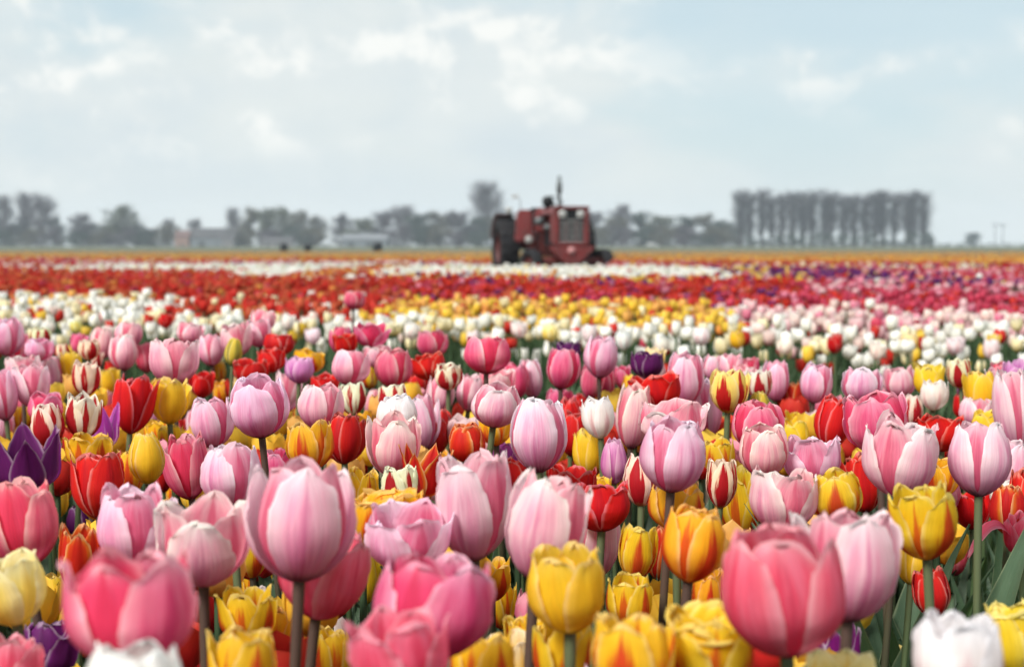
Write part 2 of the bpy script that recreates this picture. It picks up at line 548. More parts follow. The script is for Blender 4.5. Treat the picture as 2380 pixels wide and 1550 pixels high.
def leaf_grid(rs, nu, nv, L, W, bend, fold, twist):
    v = np.linspace(0, 1, nv + 1)
    u = np.linspace(-1, 1, nu + 1)
    U, V = np.meshgrid(u, v)
    w = W * (0.42 + 0.58 * np.sin(np.pi * np.clip(V * 1.05, 0, 1) ** 0.8)) * np.clip(1 - V ** 2.2, 0, 1) ** 0.75
    a = bend * V ** 1.5                       # angle away from vertical along the leaf
    av = bend * v ** 1.5
    cz = np.concatenate([[0], np.cumsum(np.cos((av[1:] + av[:-1]) / 2))]) / nv * L
    cx = np.concatenate([[0], np.cumsum(np.sin((av[1:] + av[:-1]) / 2))]) / nv * L
    ph = rs.uniform(0, 6.28)
    side = U * w / 2
    lift = fold * np.abs(U) ** 1.5 * w / 2 + 0.06 * W * np.sin(V * 8 + ph) * U ** 2
    tw = twist * V
    y = side * np.cos(tw)
    off = lift + side * np.sin(tw)
    x = cx[:, None] - off * np.cos(a)
    z = cz[:, None] + off * np.sin(a)
    return np.stack([x, y, z], -1).reshape(-1, 3), np.stack([(U + 1) / 2, V], -1).reshape(-1, 2)


LEAVES = []
for i in range(10):
    rs = np.random.RandomState(100 + i)
    L = rs.uniform(0.25, 0.36)
    P, UV = leaf_grid(rs, 6, 12, L, rs.uniform(0.040, 0.062), rs.uniform(0.25, 0.95), rs.uniform(0.25, 0.8), rs.uniform(-0.9, 0.9))
    LEAVES.append(quad_mesh('leaf', P, grid_faces(6, 12), UV))

FORMS = {  # rtop/R, petal half width / R, tip q, tip exponent, height of the widest point, ruffle, fringe, edge curl, lean
    'e': (0.70, 0.90, 3.4, 0.52, 0.50, 0.060, 0.0, 0.03, 0.01),
    'c': (0.86, 0.90, 3.2, 0.52, 0.51, 0.075, 0.0, 0.05, 0.02),
    'o': (0.96, 0.90, 3.0, 0.54, 0.56, 0.080, 0.0, 0.07, 0.05),
    'b': (0.48, 1.00, 2.8, 0.62, 0.45, 0.035, 0.0, 0.00, 0.00),
    'l': (1.22, 0.80, 1.6, 0.90, 0.34, 0.030, 0.0, 0.05, 0.05),
    'd': (0.94, 0.92, 4.2, 0.50, 0.52, 0.080, 0.030, 0.05, 0.04),
    't': (0.75, 0.92, 3.2, 0.60, 0.46, 0.060, 0.0, 0.05, 0.10),
}
TINT = {'P': 0.10, 'D': 0.12, 'K': 0.10, 'R': 0.16, 'F': 0.17, 'Y': 0.10, 'W': 0.12}


def tulip(kind, form, X, Y, Z, H, W, tilt, seed, label, group):
    rs = np.random.RandomState(seed)
    near = Y < 1.75
    rtop, wmax, q, qe, vm, ruf, frn, curl, lean = FORMS[form]
    ax = math.radians(tilt if tilt else rs.uniform(-8, 8))
    ay = math.radians(rs.uniform(-8, 6))
    # the stem leans with the bloom and comes out of the ground a little to one side
    bx = X - math.sin(ax) * Z * 0.55 + rs.uniform(-0.012, 0.012)
    by = Y + math.sin(ay) * Z * 0.35 + rs.uniform(-0.012, 0.012)
    root = thing('tulip', label, 'tulip', (bx, by, 0.0), 0.0, group)
    top = Vector((X - bx, Y - by, Z))
    M = Matrix.Translation(top) @ Matrix.Rotation(ax, 4, 'Y') @ Matrix.Rotation(ay, 4, 'X')
    M3 = np.array(M.to_3x3())
    t0 = np.array(top)
    R = 0.95 * W / 2 / (1.0 if form in 'ebc' else max(1.0, rtop * 1.0))
    if form in 'cot':
        R = R / 1.05
    tv = TINT.get(kind, 0.08)
    tint = (1 - tv * rs.uniform(0, 1), 1 - tv * 1.6 * rs.uniform(0, 1), 1 - tv * 1.6 * rs.uniform(0, 1), 1)
    phi = rs.uniform(0, 2 * math.pi)
    nu, nv = (12, 20) if near else (8, 10)
    if form == 'd':
        nu = 16 if near else 12
    layers = [(3, 0, 0.96, 1.0), (3, 1, 0.88, 1.01)]
    if form == 'd':
        layers += [(4, 1, 0.66, 0.96), (3, 1, 0.40, 0.88)]
    n = 0
    for li, (cnt, inner, kr, kh) in enumerate(layers):
        for k in range(cnt):
            p0 = phi + 2 * math.pi * k / cnt + (math.pi / 3 if li % 2 else 0) + rs.uniform(-0.10, 0.10)
            hh = H * kh * (1 - abs(rs.normal(0, 0.035)))
            rt = rtop * R * (1 + rs.uniform(-0.16, 0.16)) * (0.94 if inner else 1.0)
            ln = lean + rs.uniform(-0.015, 0.045 if form in 'cotd' else 0.02)
            if inner:
                ln = ln * 0.4 - 0.02
            elif form in 'eco' and rs.rand() < 0.22:      # here and there a petal has let go a little
                ln += rs.uniform(0.05, 0.14)
            P, UV = petal_grid(rs, nu, nv, hh, R * kr, rt, p0, wmax * R * (1.12 if inner else rs.uniform(0.90, 1.08)), q, qe, vm, ruf, frn, curl, ln)
            if form == 't' and k == 0 and not inner:      # one petal has folded right over
                ang = 1.95
                d = np.array([-1.0, 0.0, 0.0])
                out = P[:, 2] * math.sin(ang) * 1.25
                zz = P[:, 2] * math.cos(ang) * 0.55 + 0.035 * np.sin(np.clip(P[:, 2] / hh, 0, 1) * math.pi)
                cr, sr = math.cos(p0), math.sin(p0)
                o_ = P[:, 0] * cr + P[:, 1] * sr
                t_ = -P[:, 0] * sr + P[:, 1] * cr
                P = np.stack([-(out + 0.005), t_, zz + 0.01 - 0.4 * np.abs(t_)], -1)
            P = P @ M3.T + t0
            me = quad_mesh('petal', P, grid_faces(nu, nv), UV)
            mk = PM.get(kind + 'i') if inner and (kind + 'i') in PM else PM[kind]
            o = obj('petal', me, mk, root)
            o.color = tint
            n += 1
    # stem
    mid = top * 0.5 + Vector((rs.uniform(-0.012, 0.012), rs.uniform(-0.012, 0.012), 0))
    pts = [Vector((0, 0, -0.02)), mid * 0.5, mid, (mid + top) * 0.5, top + Vector((0, 0, 0.004))]
    r0 = 0.0032 if W < 0.045 else 0.0037
    Pt, Qt = tube(pts, [r0 * 1.25, r0 * 1.1, r0, r0 * 0.95, r0 * 1.1], 8 if near else 6)
    obj('stem', quad_mesh('stem', Pt, Qt), STEM_B if kind in 'PDKF' and rs.rand() < 0.7 else STEM_G, root)
    # leaves
    a0 = rs.uniform(0, 6.28)
    broad = X > 0.22 * Y and Y < 1.7
    for k in range(4 if broad else 3 if near else 2):
        s = rs.uniform(0.85, 1.15) * min(1.15, max(0.7, Z / 0.42)) * (1.22 if broad else 1.0)
        obj('leaf', LEAVES[rs.randint(len(LEAVES))], LEAF, root, (0.004 * math.cos(a0), 0.004 * math.sin(a0), 0.005),
            (rs.uniform(-0.1, 0.1), rs.uniform(-0.05, 0.12), a0), (s * rs.uniform(0.85, 1.15), s * (1.35 if broad else 1.0), s))
        a0 += 2.2 + rs.uniform(-0.4, 0.4)
    return root


# ------------------------------------------------------------------ ground
SOIL = plain_mat('soil', (0.070, 0.050, 0.036), 0.95, 0.1, 0, 0.5, 9.0, 0.6)


def grass_mat():
    m = new_mat('meadow_green')
    g = NT(m)
    tc = g.node('ShaderNodeTexCoord')
    mp = g.node('ShaderNodeMapping')
    mp.inputs['Scale'].default_value = (0.02, 0.09, 0.05)
    g.l.new(tc.outputs['Object'], mp.inputs[0])
    n = g.noise(mp.outputs[0], 1.0, 6, 0.6)
    n2 = g.noise(tc.outputs['Object'], 1.3, 5, 0.6)
    c = g.mix(g.smooth(n, 0.35, 0.65), (0.085, 0.098, 0.062), (0.115, 0.120, 0.082))
    c = g.mix(g.math('MULTIPLY', g.smooth(n2, 0.4, 0.7), 0.4), c, (0.06, 0.075, 0.045))
    g.bsdf(c, 0.9, 0.1)
    return m


def sheet(name, x0, x1, y0, y1, z, mat, nx=1, ny=1, rough=0.0):
    P = np.array([(x, y, z + (noise.noise(Vector((x * 3, y * 3, 0))) * rough if rough else 0)) for y in np.linspace(y0, y1, ny + 1) for x in np.linspace(x0, x1, nx + 1)])
    o = obj(name, quad_mesh(name, P, grid_faces(nx, ny)), mat)
    o['kind'] = 'structure'
    return o


sheet('ground', -1000, 1000, -100, 1050, -0.06, grass_mat())
sheet('soil_bed', -50, 50, -3, 80, -0.012, SOIL, 160, 118, 0.02)

# ------------------------------------------------------------------ tulips told apart one by one
TULIPS = [  # kind, form, x, y, bloom base z, bloom height, bloom width, tilt, label
    ('C', 'e', -0.175, 0.638, 0.491, 0.0460, 0.0478, 0, 'nearest blush-white tulip below the widest rose tulip'),
    ('D', 'c', -0.184, 0.684, 0.512, 0.0580, 0.0665, 0, 'widest rose-pink tulip, three broad petals, at the lower left'),
    ('K', 'o', -0.056, 0.719, 0.485, 0.0460, 0.0526, 0, 'coral-pink tulip cut by the bottom edge, its red inside showing'),
    ('C', 'c', 0.230, 0.723, 0.482, 0.0460, 0.0480, 0, 'white tulip with jagged rim cut by the bottom edge at right'),
    ('K', 'e', 0.152, 0.774, 0.493, 0.0715, 0.0681, 0, 'big blurred crimson-pink tulip at the lower right'),
    ('F', 'c', 0.067, 0.785, 0.465, 0.0460, 0.0503, 0, 'nearest yellow tulip with red flames below and right of the large yellow tulip'),
    ('D', 'c', -0.045, 0.788, 0.487, 0.0565, 0.0734, 0, 'wide-open rose-pink tulip at bottom centre, above the coral cup'),
    ('B', 'o', 0.188, 0.801, 0.439, 0.0460, 0.0496, 0, 'nearest butter-yellow tulip below the white-edged purple tulip'),
    ('F', 'd', 0.114, 0.827, 0.454, 0.0517, 0.0549, 0, 'nearest yellow tulip with red flames below and left of the big crimson-pink tulip'),
    ('F', 'c', -0.167, 0.867, 0.435, 0.0460, 0.0434, 0, 'second yellow tulip with red flames right of the widest rose tulip'),
    ('F', 'c', -0.017, 0.879, 0.430, 0.0460, 0.0425, 0, 'nearest yellow tulip with red flames below and right of the wide-open rose tulip'),
    ('P', 'c', 0.213, 0.888, 0.481, 0.0715, 0.0644, 0, 'nearest pale pink tulip right of the big crimson-pink tulip'),
    ('P', 'o', 0.073, 0.887, 0.414, 0.0460, 0.0395, 0, 'nearest pale pink tulip below the large yellow tulip'),
    ('K', 'c', -0.326, 0.903, 0.420, 0.0460, 0.0458, 0, 'nearest coral-pink tulip below the large cream-yellow tulip'),
    ('Y', 'c', 0.038, 0.914, 0.467, 0.0551, 0.0541, 0, 'large plain yellow tulip half behind the slanting-stemmed pink one'),
    ('P', 'e', -0.143, 0.943, 0.494, 0.0795, 0.0681, 0, 'tall out-of-focus pale pink tulip on a dark stem, its bloom highest at lower left'),
    ('F', 'c', 0.033, 0.949, 0.418, 0.0501, 0.0389, 0, 'nearest yellow tulip with red flames below the large yellow tulip'),
    ('B', 'c', -0.337, 0.952, 0.462, 0.0481, 0.0479, 0, 'large cream-yellow tulip on a stem at the left edge'),
    ('P', 'c', 0.016, 0.997, 0.481, 0.0762, 0.0627, 12, 'front bloom of the large pale pink pair, on a slanting stem'),
    ('Y', 'd', 0.361, 0.997, 0.412, 0.0510, 0.0420, 0, 'golden fringed tulip in the bottom right corner'),
    ('K', 'c', -0.142, 1.014, 0.450, 0.0691, 0.0688, 10, 'nearest coral-pink tulip below the tall hazy pink tulip'),
    ('P', 'o', -0.224, 1.018, 0.473, 0.0623, 0.0689, 0, 'nearest pale pink tulip above and right of the widest rose tulip'),
    ('B', 'o', 0.002, 1.052, 0.379, 0.0479, 0.0379, 0, 'nearest butter-yellow tulip below and left of the large yellow tulip'),
    ('F', 'e', 0.133, 1.058, 0.466, 0.0569, 0.0492, 0, 'round yellow tulip with red-flushed base, in sharp focus, right of centre'),
    ('P', 'o', -0.083, 1.090, 0.468, 0.0512, 0.0677, 0, 'nearest pale pink tulip below the spiky tulip'),
    ('P', 'c', -0.295, 1.092, 0.469, 0.0623, 0.0586, 0, 'nearest pale pink tulip below and right of the red double tulip'),
    ('F', 'd', 0.015, 1.102, 0.381, 0.0460, 0.0372, 0, 'nearest yellow tulip with red flames below and left of the large yellow tulip'),
    ('F', 'c', 0.328, 1.109, 0.472, 0.0579, 0.0537, 0, 'tall yellow tulip with two red flames, right of the crimson-pink one'),
    ('U', 'c', -0.369, 1.105, 0.376, 0.0460, 0.0460, 0, 'nearest dark purple tulip below the large cream-yellow tulip'),
    ('D', 'c', -0.386, 1.119, 0.463, 0.0691, 0.0595, 0, 'nearest deep rose-pink tulip above the large cream-yellow tulip'),
    ('P', 'c', -0.030, 1.122, 0.468, 0.0849, 0.0667, 0, 'left bloom of the overlapping large pale pink pair at bottom centre'),
    ('M', 'l', 0.262, 1.121, 0.372, 0.0460, 0.0491, 0, 'purple tulip with white petal edges under the crimson-pink one'),
    ('F', 'o', -0.214, 1.132, 0.396, 0.0470, 0.0458, 0, 'nearest yellow tulip with red flames below the tall hazy pink tulip'),
    ('F', 'e', -0.147, 1.151, 0.356, 0.0486, 0.0340, 0, 'nearest yellow tulip with red flames left of the coral cup tulip'),
    ('F', 'c', -0.204, 1.163, 0.368, 0.0529, 0.0366, 0, 'second yellow tulip with red flames below the tall hazy pink tulip'),
    ('F', 'd', -0.101, 1.180, 0.467, 0.0460, 0.0599, 0, 'nearest yellow tulip with red flames below and left of the spiky tulip'),
    ('B', 'o', -0.328, 1.219, 0.431, 0.0460, 0.0477, 0, 'nearest butter-yellow tulip above the widest rose tulip'),
    ('F', 'c', 0.102, 1.218, 0.388, 0.0462, 0.0417, 0, 'nearest yellow tulip with red flames right of the large yellow tulip'),
    ('O', 'c', -0.382, 1.234, 0.413, 0.0608, 0.0390, 0, 'nearest orange-red tulip with golden edges right of the large cream-yellow tulip'),
    ('U', 'l', -0.433, 1.260, 0.499, 0.0604, 0.0759, 0, 'large dark purple tulip with pointed spreading petals by the left edge'),
    ('P', 'o', 0.242, 1.271, 0.460, 0.0589, 0.0635, 0, 'nearest pale pink tulip above the big crimson-pink tulip'),
    ('F', 'e', 0.297, 1.274, 0.469, 0.0460, 0.0491, 0, 'nearest yellow tulip with red flames below and left of the split pink tulip'),
    ('P', 'e', -0.256, 1.284, 0.480, 0.0580, 0.0587, 0, 'nearest pale pink tulip below the stemmed pink tulip'),
    ('F', 'c', 0.178, 1.289, 0.378, 0.0460, 0.0341, 0, 'nearest yellow tulip with red flames below the round flamed tulip'),
    ('B', 'e', -0.466, 1.292, 0.425, 0.0460, 0.0379, 0, 'nearest butter-yellow tulip above the large cream-yellow tulip'),
    ('R', 'b', -0.287, 1.285, 0.311, 0.0520, 0.0340, 0, 'nearest red tulip below and right of the widest rose tulip'),
    ('R', 'e', 0.390, 1.290, 0.377, 0.0460, 0.0347, 0, 'nearest red tulip below the tall flamed tulip'),
    ('P', 'e', 0.141, 1.250, 0.501, 0.0645, 0.0613, 0, 'sharp pink cup tulip with a white-edged petal, below the fringed pale one'),
    ('F', 'c', 0.151, 1.292, 0.458, 0.0460, 0.0512, 0, 'nearest yellow tulip with red flames above the round flamed tulip'),
    ('P', 'c', 0.360, 1.313, 0.485, 0.0726, 0.0665, 0, 'sharp pink tulip with a gap on one side, before the broad rose one'),
    ('F', 'c', 0.114, 1.308, 0.408, 0.0508, 0.0384, 0, 'nearest yellow tulip with red flames left of the round flamed tulip'),
    ('R', 'o', 0.086, 1.346, 0.446, 0.0474, 0.0576, 0, 'wide-open red tulip left of the red and white striped one'),
    ('P', 'c', 0.083, 1.384, 0.392, 0.0713, 0.0454, 0, 'nearest pale pink tulip below the open red tulip'),
    ('P', 'e', 0.442, 1.333, 0.482, 0.0703, 0.0614, 0, 'sharp pale pink tulip on a long stem, right of the split pink one'),
    ('Y', 'e', 0.383, 1.346, 0.394, 0.0505, 0.0340, 0, 'nearest yellow tulip below the tall flamed tulip'),
    ('R', 'c', -0.401, 1.367, 0.454, 0.0645, 0.0528, 0, 'large red tulip with folded petals under the striped pair'),
    ('W', 'c', -0.109, 1.382, 0.461, 0.0420, 0.0407, 0, 'nearest cream tulip with red flames below and left of the spiky tulip'),
    ('Y', 'b', -0.364, 1.411, 0.481, 0.0530, 0.0374, 0, 'closed plain yellow tulip with a crease, right of the large red double one'),
    ('Y', 'c', -0.463, 1.423, 0.336, 0.0503, 0.0351, 0, 'nearest yellow tulip right of the large cream-yellow tulip'),
    ('K', 't', 0.519, 1.425, 0.404, 0.0460, 0.0382, 0, 'coral-pink tulip at the right edge with one petal folded over'),
    ('W', 'e', 0.134, 1.460, 0.449, 0.0542, 0.0397, 0, 'nearest cream tulip with red flames below and left of the sharp pink cup'),
    ('P', 'e', 0.028, 1.462, 0.484, 0.0766, 0.0635, 0, 'sharp pale pink cup tulip near the centre, white petal edges'),
    ('S', 'e', 0.514, 1.457, 0.420, 0.0517, 0.0382, 0, 'nearest red and gold spiky-petalled tulip above and left of the drooping pink petal'),
    ('R', 'e', 0.548, 1.482, 0.400, 0.0828, 0.0411, 0, 'nearest red tulip above the drooping pink petal'),
    ('Y', 'c', 0.412, 1.477, 0.246, 0.0460, 0.0340, 0, 'nearest yellow tulip left of the white fringed tulip'),
    ('D', 'c', 0.389, 1.494, 0.499, 0.0647, 0.0729, 0, 'broad deep rose tulip above the pink tulip with a green-streaked petal'),
    ('F', 'o', -0.021, 1.485, 0.343, 0.0460, 0.0441, 0, 'nearest yellow tulip with red flames right of the wide-open rose tulip'),
    ('R', 'b', -0.321, 1.483, 0.308, 0.0516, 0.0340, 0, 'nearest red tulip right of the widest rose tulip'),
    ('S', 'l', -0.096, 1.486, 0.454, 0.0563, 0.0572, 0, 'red and gold tulip with long thin spiky petals, left of centre'),
    ('F', 'c', -0.277, 1.498, 0.365, 0.0520, 0.0402, 0, 'nearest yellow tulip with red flames below and left of the tall hazy pink tulip'),
    ('F', 'c', -0.215, 1.508, 0.478, 0.0526, 0.0544, 0, 'nearest yellow tulip with red flames below and right of the stemmed pink tulip'),
    ('P', 'e', 0.271, 1.515, 0.470, 0.0573, 0.0547, 0, 'nearest pale pink tulip below the yellow striped tulip'),
    ('P', 'c', -0.130, 1.533, 0.469, 0.0658, 0.0599, 0, 'nearest pale pink tulip above and left of the spiky tulip'),
    ('P', 'o', 0.330, 1.535, 0.457, 0.0551, 0.0628, 0, 'nearest pale pink tulip below the upright red tulip'),
    ('W', 'c', 0.226, 1.526, 0.435, 0.0528, 0.0364, 0, 'nearest cream tulip with red flames right of the sharp pink cup'),
    ('R', 'o', 0.064, 1.537, 0.434, 0.0460, 0.0548, 0, 'nearest red tulip below and right of the pale pink cup at centre'),
    ('F', 'c', 0.469, 1.554, 0.441, 0.0460, 0.0442, 0, 'nearest yellow tulip with red flames right of the split pink tulip'),
    ('F', 'c', -0.169, 1.562, 0.410, 0.0625, 0.0401, 0, 'nearest yellow tulip with red flames left of the spiky tulip'),
    ('C', 'b', -0.196, 1.553, 0.270, 0.0460, 0.0340, 0, 'nearest blush-white tulip left of the coral cup tulip'),
    ('F', 'c', -0.011, 1.556, 0.294, 0.0558, 0.0340, 0, 'nearest yellow tulip with red flames left of the large yellow tulip'),
    ('P', 'o', 0.177, 1.569, 0.501, 0.0472, 0.0781, 0, 'nearest pale pink tulip above the sharp pink cup'),
    ('C', 'b', -0.282, 1.565, 0.293, 0.0460, 0.0340, 0, 'nearest blush-white tulip below the tall hazy pink tulip'),
    ('F', 'b', -0.235, 1.565, 0.232, 0.0554, 0.0340, 0, 'second yellow tulip with red flames left of the coral cup tulip'),
    ('P', 'e', -0.281, 1.584, 0.504, 0.0672, 0.0698, 0, 'large sharp pink tulip on a brown stem, right of the fluted yellow one'),
    ('D', 'c', -0.367, 1.612, 0.429, 0.0737, 0.0507, 0, 'nearest deep rose-pink tulip right of the closed yellow tulip'),
    ('D', 'e', 0.283, 1.622, 0.483, 0.0571, 0.0612, 0, 'nearest deep rose-pink tulip below and right of the yellow striped tulip'),
    ('P', 'e', 0.565, 1.610, 0.437, 0.0628, 0.0521, 0, 'nearest pale pink tulip right of the pink tulip at far right'),
    ('R', 'c', 0.533, 1.629, 0.391, 0.0460, 0.0400, 0, 'nearest red tulip below the pink tulip at far right'),
    ('F', 'o', 0.264, 1.620, 0.380, 0.0820, 0.0449, 0, 'nearest yellow tulip with red flames above and right of the round flamed tulip'),
    ('F', 'o', 0.091, 1.625, 0.409, 0.0460, 0.0489, 0, 'nearest yellow tulip with red flames above the open red tulip'),
    ('R', 'c', 0.421, 1.668, 0.403, 0.0698, 0.0447, 0, 'nearest red tulip below and left of the split pink tulip'),
    ('O', 'e', -0.053, 1.674, 0.462, 0.0460, 0.0453, 0, 'orange-red tulip with thin golden petal edges near the centre'),
    ('C', 'e', -0.134, 1.684, 0.495, 0.0460, 0.0491, 0, 'nearest blush-white tulip below the rose back tulip'),
    ('L', 'b', 0.123, 1.698, 0.432, 0.0562, 0.0340, 0, 'nearest lilac-pink tulip below the blush-white stemmed tulip'),
    ('O', 'e', 0.176, 1.696, 0.316, 0.0659, 0.0340, 0, 'nearest orange-red tulip with golden edges left of the round flamed tulip'),
    ('R', 'c', -0.251, 1.693, 0.225, 0.0460, 0.0342, 0, 'nearest red tulip left of the coral cup tulip'),
    ('F', 'c', -0.312, 1.710, 0.277, 0.0460, 0.0340, 0, 'nearest yellow tulip with red flames below and right of the red double tulip'),
    ('P', 'e', -0.023, 1.729, 0.497, 0.0542, 0.0641, 0, 'nearest pale pink tulip above and right of the golden-edged red tulip'),
    ('Y', 'e', -0.180, 1.720, 0.279, 0.0717, 0.0340, 0, 'nearest yellow tulip left of the wide-open rose tulip'),
    ('F', 'o', -0.514, 1.718, 0.445, 0.0460, 0.0569, 0, 'nearest yellow tulip with red flames below and left of the violet tulip'),
    ('W', 'e', -0.569, 1.734, 0.472, 0.0530, 0.0418, 0, 'cream and red striped tulip, left of the side-by-side striped pair'),
    ('W', 'c', -0.537, 1.761, 0.478, 0.0562, 0.0467, 0, 'cream and red striped tulip on a bare stem, right of the striped pair'),
    ('P', 'e', -0.374, 1.768, 0.465, 0.0653, 0.0551, 0, 'nearest pale pink tulip right of the fluted yellow tulip'),
    ('F', 'c', 0.263, 1.779, 0.430, 0.0460, 0.0435, 0, 'nearest yellow tulip with red flames right of the sharp pink cup'),
    ('R', 'c', 0.007, 1.779, 0.406, 0.0460, 0.0436, 0, 'nearest red tulip below the pale pink cup at centre'),
    ('R', 'o', 0.544, 1.785, 0.459, 0.0460, 0.0621, 0, 'nearest red tulip below the white cup tulip'),
    ('R', 'e', -0.209, 1.759, 0.447, 0.0647, 0.0463, 0, 'nearest red tulip above the tall hazy pink tulip'),
    ('D', 'c', -0.296, 1.794, 0.409, 0.0520, 0.0440, 0, 'nearest deep rose-pink tulip above the tall hazy pink tulip'),
    ('P', 'e', -0.247, 1.801, 0.484, 0.0603, 0.0605, 0, 'nearest pale pink tulip right of the stemmed pink tulip'),
    ('R', 'e', -0.218, 1.837, 0.437, 0.0630, 0.0479, 0, 'nearest red tulip below and left of the rose back tulip'),
    ('C', 'c', 0.114, 1.810, 0.472, 0.0546, 0.0460, 0, 'small blush-white tulip on a thin stem between two pink tulips at centre'),
    ('F', 'c', 0.464, 1.798, 0.196, 0.0460, 0.0340, 0, 'nearest yellow tulip with red flames right of the white-edged purple tulip'),
    ('R', 'c', 0.276, 1.811, 0.184, 0.0732, 0.0340, 0, 'nearest red tulip below and left of the big crimson-pink tulip'),
    ('R', 'e', 0.415, 1.847, 0.453, 0.0697, 0.0506, 0, 'upright red tulip with a scarred petal, left of the broad rose one'),
    ('P', 'e', 0.663, 1.847, 0.451, 0.1081, 0.0572, 0, 'tall pale pink tulip cut by the right edge of the picture'),
    ('Y', 'c', 0.100, 1.848, 0.418, 0.0618, 0.0412, 0, 'nearest yellow tulip below the blush-white stemmed tulip'),
    ('F', 'c', 0.503, 1.853, 0.328, 0.0460, 0.0340, 0, 'nearest yellow tulip with red flames left of the tall flamed tulip'),
    ('F', 'c', -0.021, 1.873, 0.454, 0.0467, 0.0464, 0, 'nearest yellow tulip with red flames right of the golden-edged red tulip'),
    ('V', 'c', -0.011, 1.905, 0.409, 0.0460, 0.0396, 0, 'nearest violet tulip with white base right of the golden-edged red tulip'),
    ('V', 'l', -0.548, 1.893, 0.445, 0.0631, 0.0565, 0, 'violet tulip with white base flames beside the striped pair'),
    ('Z', 'c', 0.290, 1.900, 0.494, 0.0595, 0.0552, 0, 'yellow tulip with narrow red stripes standing tall on a thin stem'),
    ('F', 'c', -0.514, 1.900, 0.384, 0.0614, 0.0424, 0, 'nearest yellow tulip with red flames below and left of the closed yellow tulip'),
    ('F', 'b', 0.109, 1.908, 0.407, 0.0461, 0.0340, 0, 'nearest yellow tulip with red flames below the blush-white stemmed tulip'),
    ('U', 'b', -0.587, 1.909, 0.323, 0.0460, 0.0340, 0, 'nearest dark purple tulip below the red double tulip'),
    ('G', 'b', 0.338, 1.926, 0.476, 0.0460, 0.0340, 0, 'nearest greenish-yellow tulip bud right of the yellow striped tulip'),
    ('Y', 'c', 0.644, 1.928, 0.448, 0.0460, 0.0442, 0, 'nearest yellow tulip below the tall yellow tulip at right'),
    ('P', 'e', 0.160, 1.909, 0.444, 0.0883, 0.0510, 0, 'nearest pale pink tulip right of the blush-white stemmed tulip'),
    ('R', 'o', 0.202, 1.961, 0.489, 0.0535, 0.0731, 0, 'nearest red tulip right of the blush-white stemmed tulip'),
    ('F', 'o', -0.354, 1.958, 0.220, 0.0460, 0.0340, 0, 'second yellow tulip with red flames below and left of the tall hazy pink tulip'),
    ('R', 'c', -0.535, 1.976, 0.456, 0.0821, 0.0558, 0, 'tall red tulip left of the fluted yellow one'),
    ('Y', 'o', -0.489, 2.017, 0.464, 0.0672, 0.0564, 0, 'fluted plain yellow tulip right of the tall red one at left'),
    ('Y', 'c', -0.087, 2.017, 0.232, 0.0460, 0.0340, 0, 'nearest yellow tulip above the wide-open rose tulip'),
    ('K', 'e', 0.639, 2.026, 0.243, 0.0522, 0.0340, 0, 'nearest coral-pink tulip below and right of the tall flamed tulip'),
    ('W', 'c', -0.171, 2.039, 0.478, 0.0420, 0.0444, 0, 'nearest cream tulip with red flames below the rose back tulip'),
    ('F', 'c', -0.490, 2.038, 0.415, 0.0460, 0.0398, 0, 'nearest yellow tulip with red flames above and right of the closed yellow tulip'),
    ('Y', 'c', 0.413, 2.040, 0.420, 0.0460, 0.0384, 0, 'nearest yellow tulip left of the upright red tulip'),
    ('P', 'e', -0.128, 2.052, 0.422, 0.0804, 0.0487, 0, 'nearest pale pink tulip left of the golden-edged red tulip'),
    ('P', 'c', 0.510, 2.068, 0.487, 0.0525, 0.0634, 0, 'nearest pale pink tulip above the broad rose tulip'),
    ('W', 'c', -0.229, 2.045, 0.474, 0.0476, 0.0426, 0, 'nearest cream tulip with red flames below and left of the rose back tulip'),
    ('R', 'c', -0.116, 2.089, 0.406, 0.0593, 0.0465, 0, 'nearest red tulip left of the golden-edged red tulip'),
    ('F', 'o', -0.226, 2.081, 0.429, 0.0460, 0.0529, 0, 'nearest yellow tulip with red flames below and left of the rose back tulip'),
    ('R', 'e', -0.221, 2.115, 0.374, 0.0785, 0.0413, 0, 'nearest red tulip left of the spiky tulip'),
    ('P', 'c', 0.682, 2.087, 0.450, 0.0460, 0.0518, 0, 'nearest pale pink tulip below the tall yellow tulip at right'),
    ('R', 'c', -0.519, 2.095, 0.351, 0.0689, 0.0421, 0, 'nearest red tulip below and right of the closed yellow tulip'),
    ('D', 'c', -0.693, 2.103, 0.454, 0.0460, 0.0547, 0, 'nearest deep rose-pink tulip above the left striped tulip'),
    ('R', 'e', 0.087, 2.108, 0.405, 0.0669, 0.0446, 0, 'nearest red tulip right of the pale pink cup at centre'),
    ('R', 'c', 0.645, 2.110, 0.396, 0.0537, 0.0394, 0, 'nearest red tulip left of the pink tulip at far right'),
    ('P', 'c', -0.508, 2.125, 0.509, 0.0714, 0.0773, 0, 'broad pale pink tulip near the back of the bed at left'),
    ('Y', 'e', 0.710, 2.127, 0.466, 0.0658, 0.0472, 0, 'tall yellow tulip right of the white cup one, near the right edge'),
    ('F', 'o', -0.527, 2.124, 0.413, 0.0460, 0.0459, 0, 'nearest yellow tulip with red flames above the closed yellow tulip'),
    ('R', 'e', -0.117, 2.126, 0.402, 0.0776, 0.0460, 0, 'nearest red tulip below and right of the rose back tulip'),
    ('P', 'e', 0.264, 2.168, 0.473, 0.0835, 0.0604, 0, 'nearest pale pink tulip left of the yellow striped tulip'),
    ('F', 'e', -0.691, 2.161, 0.323, 0.0596, 0.0340, 0, 'nearest yellow tulip with red flames left of the red double tulip'),
    ('F', 'c', -0.371, 2.177, 0.381, 0.0460, 0.0351, 0, 'nearest yellow tulip with red flames below the stemmed pink tulip'),
    ('F', 'c', -0.520, 2.174, 0.312, 0.0460, 0.0340, 0, 'nearest yellow tulip with red flames below and right of the closed yellow tulip'),
